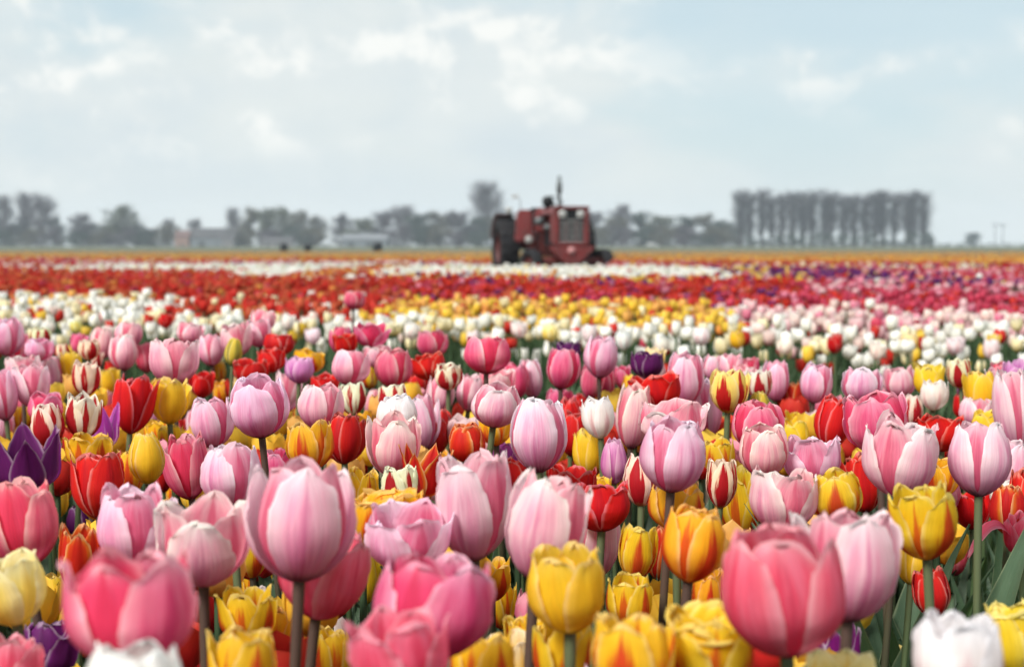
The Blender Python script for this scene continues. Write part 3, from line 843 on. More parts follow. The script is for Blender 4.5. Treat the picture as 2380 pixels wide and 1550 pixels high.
    ('W', 'e', 0.620, 2.188, 0.438, 0.0510, 0.0349, 0, 'nearest cream tulip with red flames below and left of the white cup tulip'),
    ('F', 'o', -0.118, 2.202, 0.349, 0.0515, 0.0402, 0, 'nearest yellow tulip with red flames right of the spiky tulip'),
    ('P', 'e', 0.310, 2.220, 0.416, 0.0922, 0.0499, 0, 'nearest pale pink tulip below and left of the yellow striped tulip'),
    ('C', 'c', 0.664, 2.225, 0.460, 0.0494, 0.0426, 0, 'small white cup tulip on a stem near the right edge'),
    ('R', 'e', 0.097, 2.232, 0.387, 0.0928, 0.0426, 0, 'nearest red tulip left of the blush-white stemmed tulip'),
    ('F', 'c', 0.539, 2.234, 0.347, 0.0460, 0.0349, 0, 'nearest yellow tulip with red flames left of the split pink tulip'),
    ('D', 'e', -0.041, 2.248, 0.515, 0.0608, 0.0760, 0, 'nearest deep rose-pink tulip above the golden-edged red tulip'),
    ('W', 'c', -0.678, 2.249, 0.480, 0.0562, 0.0464, 0, 'nearest cream tulip with red flames above the right striped tulip'),
    ('R', 'c', -0.001, 2.247, 0.336, 0.0460, 0.0340, 0, 'nearest red tulip below and left of the pale pink cup at centre'),
    ('P', 'e', -0.809, 2.258, 0.439, 0.0836, 0.0501, 0, 'nearest pale pink tulip above and left of the left striped tulip'),
    ('W', 'c', 0.399, 2.274, 0.471, 0.0491, 0.0433, 0, 'nearest cream tulip with red flames right of the yellow striped tulip'),
    ('Y', 'c', 0.671, 2.278, 0.476, 0.0530, 0.0505, 0, 'nearest yellow tulip above the white cup tulip'),
    ('W', 'c', -0.102, 2.280, 0.487, 0.0420, 0.0482, 0, 'nearest cream tulip with red flames right of the rose back tulip'),
    ('P', 'c', -0.775, 2.285, 0.457, 0.0716, 0.0565, 0, 'nearest pale pink tulip above the left striped tulip'),
    ('P', 'e', -0.265, 2.287, 0.493, 0.0571, 0.0633, 0, 'nearest pale pink tulip left of the rose back tulip'),
    ('P', 'e', 0.490, 2.299, 0.463, 0.0656, 0.0545, 0, 'nearest pale pink tulip above the upright red tulip'),
    ('F', 'c', -0.797, 2.295, 0.380, 0.0460, 0.0351, 0, 'nearest yellow tulip with red flames above the purple pointed tulip'),
    ('P', 'e', -0.833, 2.300, 0.392, 0.0609, 0.0384, 0, 'nearest pale pink tulip above and left of the purple pointed tulip'),
    ('D', 'e', -0.194, 2.317, 0.486, 0.0647, 0.0639, 0, 'deep rose egg-shaped tulip near the back, left of centre'),
    ('F', 'o', 0.468, 2.316, 0.402, 0.0460, 0.0438, 0, 'nearest yellow tulip with red flames left of the upright red tulip'),
    ('P', 'e', -0.119, 2.322, 0.444, 0.0600, 0.0486, 0, 'nearest pale pink tulip right of the rose back tulip'),
    ('U', 'c', 0.227, 2.374, 0.496, 0.0460, 0.0602, 0, 'nearest dark purple tulip right of the stemmed pink back tulip'),
    ('P', 'c', 0.652, 2.374, 0.462, 0.0543, 0.0553, 0, 'nearest pale pink tulip left of the white cup tulip'),
    ('P', 'e', -0.074, 2.377, 0.440, 0.0634, 0.0477, 0, 'nearest pale pink tulip above the golden-edged red tulip'),
    ('W', 'b', -0.781, 2.378, 0.308, 0.0530, 0.0340, 0, 'nearest cream tulip with red flames below and right of the purple pointed tulip'),
    ('P', 'o', -0.025, 2.401, 0.466, 0.0460, 0.0640, 0, 'second pale pink tulip left of the rose cup at the back'),
    ('P', 'c', -0.815, 2.394, 0.354, 0.0460, 0.0366, 0, 'nearest pale pink tulip above the purple pointed tulip'),
    ('R', 'c', -0.664, 2.404, 0.354, 0.0460, 0.0340, 0, 'nearest red tulip below and right of the violet tulip'),
    ('P', 'c', -0.833, 2.412, 0.472, 0.0612, 0.0623, 0, 'second pale pink tulip above and left of the violet tulip'),
    ('R', 'c', -0.577, 2.412, 0.379, 0.0460, 0.0409, 0, 'nearest red tulip below the fluted yellow tulip'),
    ('W', 'c', 0.752, 2.370, 0.480, 0.0501, 0.0435, 0, 'nearest cream tulip with red flames above and left of the tall yellow tulip at right'),
    ('L', 'c', -0.365, 2.423, 0.483, 0.0460, 0.0533, 0, 'nearest lilac-pink tulip above and right of the stemmed pink tulip'),
    ('D', 'e', 0.084, 2.438, 0.471, 0.0702, 0.0592, 0, 'deep rose cup tulip left of the tall pale pink one on a stem'),
    ('R', 'c', -0.142, 2.460, 0.486, 0.0460, 0.0618, 0, 'nearest red tulip above the golden-edged red tulip'),
    ('P', 'e', 0.153, 2.485, 0.486, 0.0761, 0.0639, 0, 'pale pink tulip raised on a stem at the back, right of centre'),
    ('R', 'o', -0.458, 2.489, 0.474, 0.0460, 0.0653, 0, 'nearest red tulip below and right of the olive bud'),
    ('F', 'c', 0.381, 2.507, 0.362, 0.0553, 0.0362, 0, 'nearest yellow tulip with red flames below the yellow striped tulip'),
    ('D', 'c', 0.082, 2.516, 0.419, 0.0460, 0.0511, 0, 'nearest deep rose-pink tulip below the rose cup at the back'),
    ('P', 'e', -0.648, 2.513, 0.382, 0.0852, 0.0388, 0, 'nearest pale pink tulip right of the tall red tulip'),
    ('G', 'b', -0.503, 2.544, 0.502, 0.0520, 0.0340, 0, 'greenish-yellow closed bud among pink tulips at the back left'),
    ('F', 'c', -0.885, 2.551, 0.383, 0.0460, 0.0350, 0, 'nearest yellow tulip with red flames left of the left striped tulip'),
    ('P', 'b', -0.578, 2.557, 0.359, 0.0640, 0.0340, 0, 'nearest pale pink tulip below and right of the fluted yellow tulip'),
    ('P', 'c', 0.595, 2.464, 0.346, 0.0460, 0.0340, 0, 'nearest pale pink tulip below and right of the upright red tulip'),
    ('P', 'e', 0.463, 2.486, 0.445, 0.0726, 0.0463, 0, 'nearest pale pink tulip right of the yellow striped tulip'),
    ('F', 'c', -0.475, 2.578, 0.325, 0.0460, 0.0340, 0, 'nearest yellow tulip with red flames right of the closed yellow tulip'),
    ('R', 'o', -0.344, 2.598, 0.438, 0.0460, 0.0550, 0, 'nearest red tulip right of the stemmed pink tulip'),
    ('B', 'o', -0.494, 2.615, 0.435, 0.0460, 0.0498, 0, 'nearest butter-yellow tulip above and left of the stemmed pink tulip'),
    ('L', 'c', 0.834, 2.338, 0.484, 0.0460, 0.0435, 0, 'nearest lilac-pink tulip above and right of the tall yellow tulip at right'),
    ('R', 'c', -0.575, 2.626, 0.437, 0.0494, 0.0467, 0, 'nearest red tulip below and right of the broad pink back tulip'),
    ('Y', 'e', -0.119, 2.631, 0.347, 0.0469, 0.0340, 0, 'nearest yellow tulip left of the golden-edged red tulip'),
    ('P', 'c', 0.255, 2.566, 0.466, 0.0460, 0.0532, 0, 'nearest pale pink tulip right of the stemmed pink back tulip'),
    ('P', 'c', -0.423, 2.646, 0.408, 0.0778, 0.0493, 0, 'nearest pale pink tulip above and right of the stemmed pink tulip'),
    ('P', 'b', -0.265, 2.665, 0.385, 0.0644, 0.0340, 0, 'second pale pink tulip below the rose back tulip'),
    ('R', 'c', -0.455, 2.693, 0.478, 0.0467, 0.0581, 0, 'nearest red tulip below and left of the lone pink tulip'),
    ('D', 'c', 0.009, 2.659, 0.430, 0.0714, 0.0495, 0, 'nearest deep rose-pink tulip left of the rose cup at the back'),
    ('F', 'c', 0.219, 2.597, 0.301, 0.0460, 0.0340, 0, 'nearest yellow tulip with red flames left of the sharp pink cup'),
    ('D', 'c', 0.142, 2.572, 0.439, 0.0653, 0.0457, 0, 'nearest deep rose-pink tulip below the stemmed pink back tulip'),
    ('F', 'c', -0.557, 2.730, 0.413, 0.0460, 0.0393, 0, 'nearest yellow tulip with red flames below the olive bud'),
    ('R', 'c', -0.181, 2.735, 0.431, 0.0460, 0.0451, 0, 'nearest red tulip right of the rose back tulip'),
    ('D', 'c', -0.791, 2.746, 0.391, 0.0460, 0.0407, 0, 'nearest deep rose-pink tulip above the violet tulip'),
    ('P', 'e', -0.755, 2.749, 0.476, 0.0704, 0.0588, 0, 'nearest pale pink tulip left of the broad pink back tulip'),
    ('F', 'o', -0.400, 2.763, 0.469, 0.0472, 0.0643, 0, 'nearest yellow tulip with red flames above and right of the stemmed pink tulip'),
    ('Y', 'o', -0.146, 2.758, 0.425, 0.0460, 0.0455, 0, 'nearest yellow tulip right of the rose back tulip'),
    ('P', 'c', 0.407, 2.488, 0.464, 0.0460, 0.0442, 0, 'nearest pale pink tulip above and right of the yellow striped tulip'),
    ('Y', 'c', -0.792, 2.785, 0.425, 0.0554, 0.0394, 0, 'nearest yellow tulip above and left of the tall red tulip'),
    ('P', 'c', -0.260, 2.766, 0.479, 0.0460, 0.0631, 0, 'nearest pale pink tulip above and left of the rose back tulip'),
    ('W', 'c', -0.842, 2.820, 0.491, 0.0420, 0.0481, 0, 'nearest cream tulip with red flames above and left of the fluted yellow tulip'),
    ('P', 'e', 0.041, 2.689, 0.427, 0.0774, 0.0449, 0, 'nearest pale pink tulip left of the rose cup at the back'),
    ('R', 'c', -0.467, 2.830, 0.498, 0.0460, 0.0653, 0, 'nearest red tulip left of the lone pink tulip'),
    ('P', 'c', -0.953, 2.848, 0.487, 0.0460, 0.0619, 0, 'third pale pink tulip above and left of the violet tulip'),
    ('D', 'c', 0.651, 2.444, 0.430, 0.0460, 0.0352, 0, 'nearest deep rose-pink tulip above the broad rose tulip'),
    ('P', 'e', -0.938, 2.886, 0.417, 0.0769, 0.0445, 0, 'nearest pale pink tulip above and left of the right striped tulip'),
    ('P', 'c', -0.549, 2.837, 0.497, 0.0671, 0.0676, 0, 'nearest pale pink tulip above the olive bud'),
    ('Y', 'c', -0.904, 2.905, 0.443, 0.0582, 0.0435, 0, 'nearest yellow tulip above the right striped tulip'),
    ('R', 'c', -0.516, 2.895, 0.442, 0.0460, 0.0477, 0, 'nearest red tulip right of the olive bud'),
    ('B', 'c', -0.038, 2.709, 0.291, 0.0460, 0.0340, 0, 'nearest butter-yellow tulip right of the golden-edged red tulip'),
    ('F', 'b', -0.283, 2.810, 0.434, 0.0488, 0.0340, 0, 'nearest yellow tulip with red flames left of the rose back tulip'),
    ('U', 'c', 0.106, 2.652, 0.495, 0.0460, 0.0486, 0, 'nearest dark purple tulip above the rose cup at the back'),
    ('P', 'c', -0.198, 2.785, 0.390, 0.0460, 0.0401, 0, 'nearest pale pink tulip below the rose back tulip'),
    ('P', 'c', 0.809, 2.358, 0.469, 0.0460, 0.0359, 0, 'nearest pale pink tulip above and right of the tall yellow tulip at right'),
    ('P', 'e', -1.060, 2.972, 0.487, 0.0804, 0.0653, 0, 'fourth pale pink tulip above and left of the violet tulip'),
    ('P', 'e', -0.619, 2.921, 0.470, 0.0679, 0.0543, 0, 'nearest pale pink tulip left of the olive bud'),
    ('P', 'c', 0.390, 2.524, 0.481, 0.0460, 0.0427, 0, 'nearest pale pink tulip above the yellow striped tulip'),
    ('B', 'c', 0.259, 2.606, 0.487, 0.0460, 0.0419, 0, 'nearest butter-yellow tulip right of the stemmed pink back tulip'),
    ('R', 'c', 0.130, 2.647, 0.395, 0.0460, 0.0340, 0, 'nearest red tulip above and left of the blush-white stemmed tulip'),
    ('D', 'o', -0.159, 2.759, 0.500, 0.0541, 0.0646, 0, 'nearest deep rose-pink tulip above and right of the rose back tulip'),
    ('P', 'c', 0.361, 2.566, 0.475, 0.0460, 0.0391, 0, 'nearest pale pink tulip above and left of the yellow striped tulip'),
    ('F', 'c', 0.216, 2.601, 0.437, 0.0460, 0.0340, 0, 'nearest yellow tulip with red flames below and right of the stemmed pink back tulip'),
    ('P', 'e', -0.814, 2.995, 0.501, 0.0582, 0.0605, 0, 'second pale pink tulip left of the broad pink back tulip'),
    ('R', 'c', 0.759, 2.384, 0.425, 0.0460, 0.0340, 0, 'nearest red tulip left of the tall yellow tulip at right'),
    ('W', 'c', -1.037, 3.123, 0.498, 0.0420, 0.0483, 0, 'nearest cream tulip with red flames above and left of the violet tulip'),
    ('R', 'e', 0.482, 2.513, 0.424, 0.0479, 0.0340, 0, 'nearest red tulip left of the upright red tulip'),
    ('F', 'e', -0.614, 2.954, 0.432, 0.0460, 0.0340, 0, 'nearest yellow tulip with red flames below and left of the olive bud'),
    ('D', 'c', 0.429, 2.539, 0.473, 0.0460, 0.0365, 0, 'nearest deep rose-pink tulip above and right of the yellow striped tulip'),
    ('W', 'c', -0.896, 3.030, 0.453, 0.0420, 0.0341, 0, 'nearest cream tulip with red flames above and left of the tall red tulip'),
    ('D', 'c', 0.176, 2.591, 0.443, 0.0548, 0.0340, 0, 'nearest deep rose-pink tulip above the blush-white stemmed tulip'),
    ('P', 'e', -0.889, 3.065, 0.472, 0.0712, 0.0510, 0, 'nearest pale pink tulip above the right striped tulip'),
    ('D', 'c', -1.105, 3.149, 0.455, 0.0719, 0.0586, 0, 'nearest deep rose-pink tulip above and left of the right striped tulip'),
    ('R', 'o', -0.326, 2.791, 0.501, 0.0460, 0.0495, 0, 'nearest red tulip below the lone pink tulip'),
    ('D', 'o', -0.282, 2.820, 0.517, 0.0491, 0.0643, 0, 'nearest deep rose-pink tulip below the lone pink tulip'),
    ('F', 'c', 0.175, 2.613, 0.409, 0.0460, 0.0340, 0, 'nearest yellow tulip with red flames above the blush-white stemmed tulip'),
    ('P', 'c', -0.681, 2.985, 0.510, 0.0484, 0.0580, 0, 'nearest pale pink tulip above the broad pink back tulip'),
    ('P', 'c', -0.511, 2.875, 0.513, 0.0583, 0.0559, 0, 'nearest pale pink tulip above and right of the olive bud'),
    ('K', 'e', -0.779, 3.020, 0.448, 0.0649, 0.0460, 0, 'nearest coral-pink tulip left of the broad pink back tulip'),
    ('F', 'c', 0.196, 2.625, 0.410, 0.0460, 0.0340, 0, 'nearest yellow tulip with red flames above and right of the blush-white stemmed tulip'),
    ('D', 'e', -0.342, 2.849, 0.500, 0.0573, 0.0457, 0, 'nearest deep rose-pink tulip left of the rose back tulip'),
    ('W', 'e', -0.978, 3.087, 0.465, 0.0420, 0.0340, 0, 'nearest cream tulip with red flames above the left striped tulip'),
    ('L', 'c', 0.767, 2.395, 0.452, 0.0460, 0.0340, 0, 'nearest lilac-pink tulip left of the tall yellow tulip at right'),
    ('O', 'c', 0.499, 2.498, 0.427, 0.0518, 0.0340, 0, 'nearest orange-red tulip with golden edges above and left of the upright red tulip'),
    ('R', 'c', -0.664, 2.954, 0.367, 0.0460, 0.0340, 0, 'nearest red tulip right of the fluted yellow tulip'),
    ('D', 'c', 0.208, 2.625, 0.452, 0.0460, 0.0340, 0, 'nearest deep rose-pink tulip below and right of the stemmed pink back tulip'),
    ('R', 'c', -0.862, 3.038, 0.429, 0.0460, 0.0340, 0, 'nearest red tulip above the tall red tulip'),
    ('D', 'c', 0.820, 2.382, 0.478, 0.0460, 0.0340, 0, 'nearest deep rose-pink tulip above and right of the tall yellow tulip at right'),
    ('P', 'c', -0.515, 2.921, 0.542, 0.0460, 0.0542, 0, 'nearest pale pink tulip left of the lone pink tulip'),
    ('D', 'c', -0.947, 3.087, 0.482, 0.0470, 0.0365, 0, 'nearest deep rose-pink tulip above the right striped tulip'),
    ('D', 'e', -0.464, 4.151, 0.530, 0.0581, 0.0665, 0, 'lone pink tulip raised in front of the red band, left of the tractor'),
    ('C', 'o', -1.930, 5.562, 0.378, 0.0588, 0.0468, 0, 'white tulip, first from the left along the front of the white bed'),
    ('C', 'c', -1.818, 5.549, 0.373, 0.0527, 0.0546, 0, 'white tulip, second from the left along the front of the white bed'),
    ('B', 'c', -1.677, 5.461, 0.380, 0.0532, 0.0478, 0, 'pale yellow tulip, third from the left along the front of the white bed'),
    ('C', 'e', -1.541, 5.389, 0.361, 0.0522, 0.0575, 0, 'white tulip, fourth from the left along the front of the white bed'),
    ('C', 'c', -1.455, 5.398, 0.401, 0.0566, 0.0546, 0, 'white tulip, fifth from the left along the front of the white bed'),
    ('R', 'o', -1.301, 5.329, 0.406, 0.0602, 0.0529, 0, 'red tulip, sixth from the left along the front of the white bed'),
    ('C', 'e', -1.177, 5.216, 0.378, 0.0519, 0.0486, 0, 'white tulip, seventh from the left along the front of the white bed'),
    ('C', 'c', -1.056, 5.200, 0.391, 0.0559, 0.0560, 0, 'white tulip, eighth from the left along the front of the white bed'),
    ('B', 'c', -0.951, 5.169, 0.380, 0.0627, 0.0542, 0, 'pale yellow tulip, ninth from the left along the front of the white bed'),
    ('C', 'c', -0.816, 5.151, 0.410, 0.0598, 0.0499, 0, 'white tulip, tenth from the left along the front of the white bed'),
    ('C', 'c', -0.711, 5.077, 0.365, 0.0589, 0.0579, 0, 'white tulip, eleventh from the left along the front of the white bed'),
    ('C', 'o', -0.601, 4.984, 0.384, 0.0512, 0.0556, 0, 'white tulip, twelfth from the left along the front of the white bed'),
    ('Y', 'o', -0.475, 4.937, 0.375, 0.0622, 0.0465, 0, 'yellow tulip, thirteenth from the left along the front of the white bed'),
    ('C', 'c', -0.346, 4.873, 0.396, 0.0577, 0.0571, 0, 'white tulip, fourteenth from the left along the front of the white bed'),
    ('R', 'e', -0.239, 4.851, 0.362, 0.0511, 0.0532, 0, 'red tulip, fifteenth from the left along the front of the white bed'),
    ('C', 'c', -0.128, 4.803, 0.380, 0.0522, 0.0465, 0, 'white tulip, sixteenth from the left along the front of the white bed'),
    ('C', 'o', 0.026, 4.754, 0.408, 0.0553, 0.0564, 0, 'white tulip, seventeenth from the left along the front of the white bed'),
    ('B', 'e', 0.128, 4.774, 0.394, 0.0587, 0.0573, 0, 'pale yellow tulip, eighteenth from the left along the front of the white bed'),
    ('C', 'c', 0.253, 4.676, 0.396, 0.0631, 0.0512, 0, 'white tulip, nineteenth from the left along the front of the white bed'),
    ('C', 'o', 0.364, 4.618, 0.377, 0.0638, 0.0498, 0, 'white tulip, twentieth from the left along the front of the white bed'),
    ('C', 'c', 0.489, 4.599, 0.367, 0.0565, 0.0542, 0, 'white tulip, twenty-first from the left along the front of the white bed'),
    ('C', 'e', 0.609, 4.564, 0.397, 0.0583, 0.0575, 0, 'white tulip, twenty-second from the left along the front of the white bed'),
    ('Y', 'c', 0.716, 4.484, 0.391, 0.0583, 0.0498, 0, 'yellow tulip, twenty-third from the left along the front of the white bed'),
    ('C', 'c', 0.851, 4.424, 0.378, 0.0542, 0.0505, 0, 'white tulip, twenty-fourth from the left along the front of the white bed'),
    ('R', 'c', 0.988, 4.338, 0.388, 0.0543, 0.0487, 0, 'red tulip, twenty-fifth from the left along the front of the white bed'),
    ('C', 'o', 1.110, 4.312, 0.369, 0.0591, 0.0472, 0, 'white tulip, twenty-sixth from the left along the front of the white bed'),
    ('B', 'c', 1.222, 4.345, 0.394, 0.0561, 0.0563, 0, 'pale yellow tulip, twenty-seventh from the left along the front of the white bed'),
    ('C', 'o', 1.326, 4.237, 0.393, 0.0538, 0.0554, 0, 'white tulip, twenty-eighth from the left along the front of the white bed'),
    ('C', 'c', 1.441, 4.259, 0.376, 0.0621, 0.0501, 0, 'white tulip, twenty-ninth from the left along the front of the white bed'),
]

G1 = 'tulips of the mixed bed in front'
G2 = 'tulips along the edge of the white bed'
for i, (kind, form, X, Y, Z, H, W, tilt, label) in enumerate(TULIPS):
    tulip(kind, form, X, Y, Z, H, W, tilt, 1000 + i, label, G2 if label.startswith('white bed') or 'white bed' in label else G1)

# ------------------------------------------------------------------ the rest of the tulips: one mass
FC = {  # body, edge/tip, base
    'w': ((0.94, 0.92, 0.82), (0.95, 0.95, 0.91), (0.88, 0.80, 0.44)),
    'c': ((0.88, 0.76, 0.42), (0.90, 0.84, 0.62), (0.74, 0.56, 0.15)),
    'y': ((0.84, 0.54, 0.04), (0.88, 0.64, 0.10), (0.62, 0.42, 0.04)),
    'o': ((0.72, 0.27, 0.06), (0.78, 0.40, 0.10), (0.58, 0.22, 0.06)),
    'a': ((0.76, 0.38, 0.08), (0.80, 0.47, 0.14), (0.62, 0.32, 0.07)),
    'r': ((0.56, 0.020, 0.020), (0.62, 0.05, 0.03), (0.34, 0.02, 0.02)),
    'q': ((0.52, 0.07, 0.035), (0.60, 0.14, 0.06), (0.36, 0.06, 0.03)),
    'k': ((0.48, 0.020, 0.060), (0.60, 0.08, 0.14), (0.26, 0.015, 0.03)),
    'p': ((0.78, 0.40, 0.44), (0.86, 0.66, 0.66), (0.56, 0.16, 0.20)),
    'd': ((0.66, 0.13, 0.24), (0.78, 0.34, 0.42), (0.42, 0.05, 0.12)),
    'u': ((0.11, 0.015, 0.12), (0.17, 0.04, 0.19), (0.06, 0.015, 0.06)),
    'f': ((0.82, 0.46, 0.04), (0.84, 0.54, 0.06), (0.55, 0.10, 0.03)),
    'b': ((0.80, 0.56, 0.50), (0.88, 0.76, 0.70), (0.62, 0.26, 0.28)),
    'g': ((0.10, 0.13, 0.05), (0.14, 0.17, 0.07), (0.07, 0.10, 0.04)),
}


def bloom_template(seed, petals, nu, nv, form):
    """Unit bloom (H=1, R=1): verts, quads, edge weight, base weight, petal index."""
    rs = np.random.RandomState(seed)
    rtop, wmax, q, qe, vm, ruf, frn, curl, lean = FORMS[form]
    Ps, Qs, E, B, I = [], [], [], [], []
    off = 0
    for k in range(petals):
        inner = k % 2
        p0 = 2 * math.pi * k / petals + rs.uniform(-0.12, 0.12)
        P, UV = petal_grid(rs, nu, nv, 1.0 * (1 - abs(rs.normal(0, 0.05))), 0.92 if inner else 1.0, rtop * (1 + rs.uniform(-0.15, 0.15)), p0,
                           wmax * (1.0 if petals == 6 else 1.5), q, qe, vm, ruf, frn, curl, rs.uniform(-0.02, 0.1))
        Ps.append(P)
        Qs.append(grid_faces(nu, nv) + off)
        off += len(P)
        U = np.abs(UV[:, 0] * 2 - 1)
        E.append(np.clip(np.maximum(U - 0.35, (UV[:, 1] - 0.55) * 1.6) / 0.6, 0, 1))
        B.append(np.clip(1 - UV[:, 1] / 0.35, 0, 1))
        I.append(np.full(len(P), k))
    return np.concatenate(Ps), np.concatenate(Qs), np.concatenate(E), np.concatenate(B), np.concatenate(I)


def green_template(seed, lod):
    """Stem and leaves for a plant of height 1 (blooms sit at z = 1): verts (x,y metres; z fraction), quads, weight of leaf colour."""
    rs = np.random.RandomState(seed)
    Ps, Qs, off = [], [], 0
    if lod == 0:
        for sgn in (0,):
            th = np.arange(4) * math.pi / 2
            ring = np.stack([np.cos(th) * 0.0045, np.sin(th) * 0.0045], -1)
            P = np.concatenate([np.c_[ring, np.zeros(4)], np.c_[ring * 0.85, np.full(4, 1.02)]])
            Q = np.array([(i, (i + 1) % 4, 4 + (i + 1) % 4, 4 + i) for i in range(4)])
            Ps.append(P); Qs.append(Q + off); off += 8
    nl = (3, 2, 2, 1)[lod]
    for k in range(nl):
        nu, nv = ((2, 5), (1, 3), (1, 2), (1, 1))[lod]
        P, UV = leaf_grid(rs, nu, nv, 0.32 * rs.uniform(0.8, 1.15), rs.uniform(0.035, 0.055) * (1, 1.1, 1.5, 2.2)[lod], rs.uniform(0.2, 0.8), 0.4, rs.uniform(-0.6, 0.6))
        if lod == 3:
            P[2:, 1] = P[:2, 1] * 0.4
        a = rs.uniform(0, 6.28)
        x = P[:, 0] * math.cos(a) - P[:, 1] * math.sin(a)
        y = P[:, 0] * math.sin(a) + P[:, 1] * math.cos(a)
        Ps.append(np.stack([x, y, P[:, 2] / 0.50], -1))
        Qs.append(grid_faces(nu, nv) + off)
        off += len(P)
    return np.concatenate(Ps), np.concatenate(Qs)


def pick(rs, spec):
    ks = list(spec)
    w = np.array([spec[k] for k in ks], float)
    return ks[rs.choice(len(ks), p=w / w.sum())]


def bed_colour(rs, x, y):
    x, y = x / 1.41, y / 1.41
    t = y + 0.4 * x + 0.05 * math.sin(x * 3.1)
    j = noise.noise(Vector((x * 0.9, y * 0.35, 3.0)))          # beds run into one another unevenly
    if t < 3.98 + 0.2 * j:
        return pick(rs, dict(w=58, c=20, y=7, r=9, k=2, b=3))
    if t < (5.35 if x < 0.7 else 5.2) + 0.3 * j:
        if x < -1.05 + 0.3 * j and t < 4.8:
            return pick(rs, dict(w=60, c=18, y=5, r=12, q=3))
        if x < -1.3 + 0.4 * j:
            return pick(rs, dict(a=30, o=34, q=14, g=14, c=8))
        if x < -0.42 + 0.25 * j:
            return pick(rs, dict(r=52, q=34, o=4, w=3, c=4))
        if x < 0.66 + 0.3 * j:
            return pick(rs, dict(y=52, a=24, o=14, c=4, r=5))
        return pick(rs, dict(b=45, p=34, w=10, d=8, k=3))
    if t < 9.0 + 1.0 * j:
        if x < -0.55 + 0.6 * j:
            return pick(rs, dict(q=34, r=52, o=3, g=8, k=8))
        if x < 1.15 + 0.7 * j:
            return pick(rs, dict(r=52, k=22, q=8, u=9, d=5, g=4))
        return pick(rs, dict(k=62, r=24, d=8, g=8) if t < 7.0 else dict(d=44, k=32, r=6, p=16, g=5))
    if t < 11.0 and x < -2.2 + j:
        return pick(rs, dict(r=42, q=34, k=10, o=8, w=6))
    if t < 14.8 + 1.5 * j:
        if x < -4.2 + 1.2 * j:
            return pick(rs, dict(r=34, k=14, w=18, p=16, q=14))
        if x < -1.7 + 0.6 * j:
            return pick(rs, dict(w=80, c=12, p=5, r=3))
        if x < -1.05 + 0.6 * j:
            return pick(rs, dict(q=44, o=24, c=14, r=12, g=8))
        if x < 1.7 + 0.5 * j:
            return pick(rs, dict(w=84, c=10, y=4, r=2)) if t > 10.4 + 0.5 * j else pick(rs, dict(r=44, y=18, o=12, u=12, w=10, d=6))
        if x < 2.9 + 0.5 * j:
            return pick(rs, dict(u=70, d=6, w=4, y=8, k=8, r=4))
        return pick(rs, dict(k=36, d=26, r=16, g=18, p=8))
    if t < 16.8 + 1.0 * j:
        if x < -3.2 + j:
            return pick(rs, dict(k=20, r=24, d=18, c=16, p=12, o=8))
        if x < -0.2 + j:
            return pick(rs, dict(w=38, c=10, k=20, q=16, d=14, u=6))
        if x < 2.4 + j:
            return pick(rs, dict(r=34, q=20, c=14, d=14, y=10))
        if x < 4.6 + j:
            return pick(rs, dict(c=26, w=14, y=12, k=18, r=14, u=14))
        return pick(rs, dict(r=36, k=24, d=16, c=8, g=16))
    if t < 18.6 + 1.0 * j:
        return pick(rs, dict(r=32, k=22, d=22, q=14, p=8, u=4))
    if t < 20.4 + 1.0 * j:
        return pick(rs, dict(q=44, o=34, r=14, a=8))
    return pick(rs, dict(a=46, o=38, q=6, y=4, g=10))


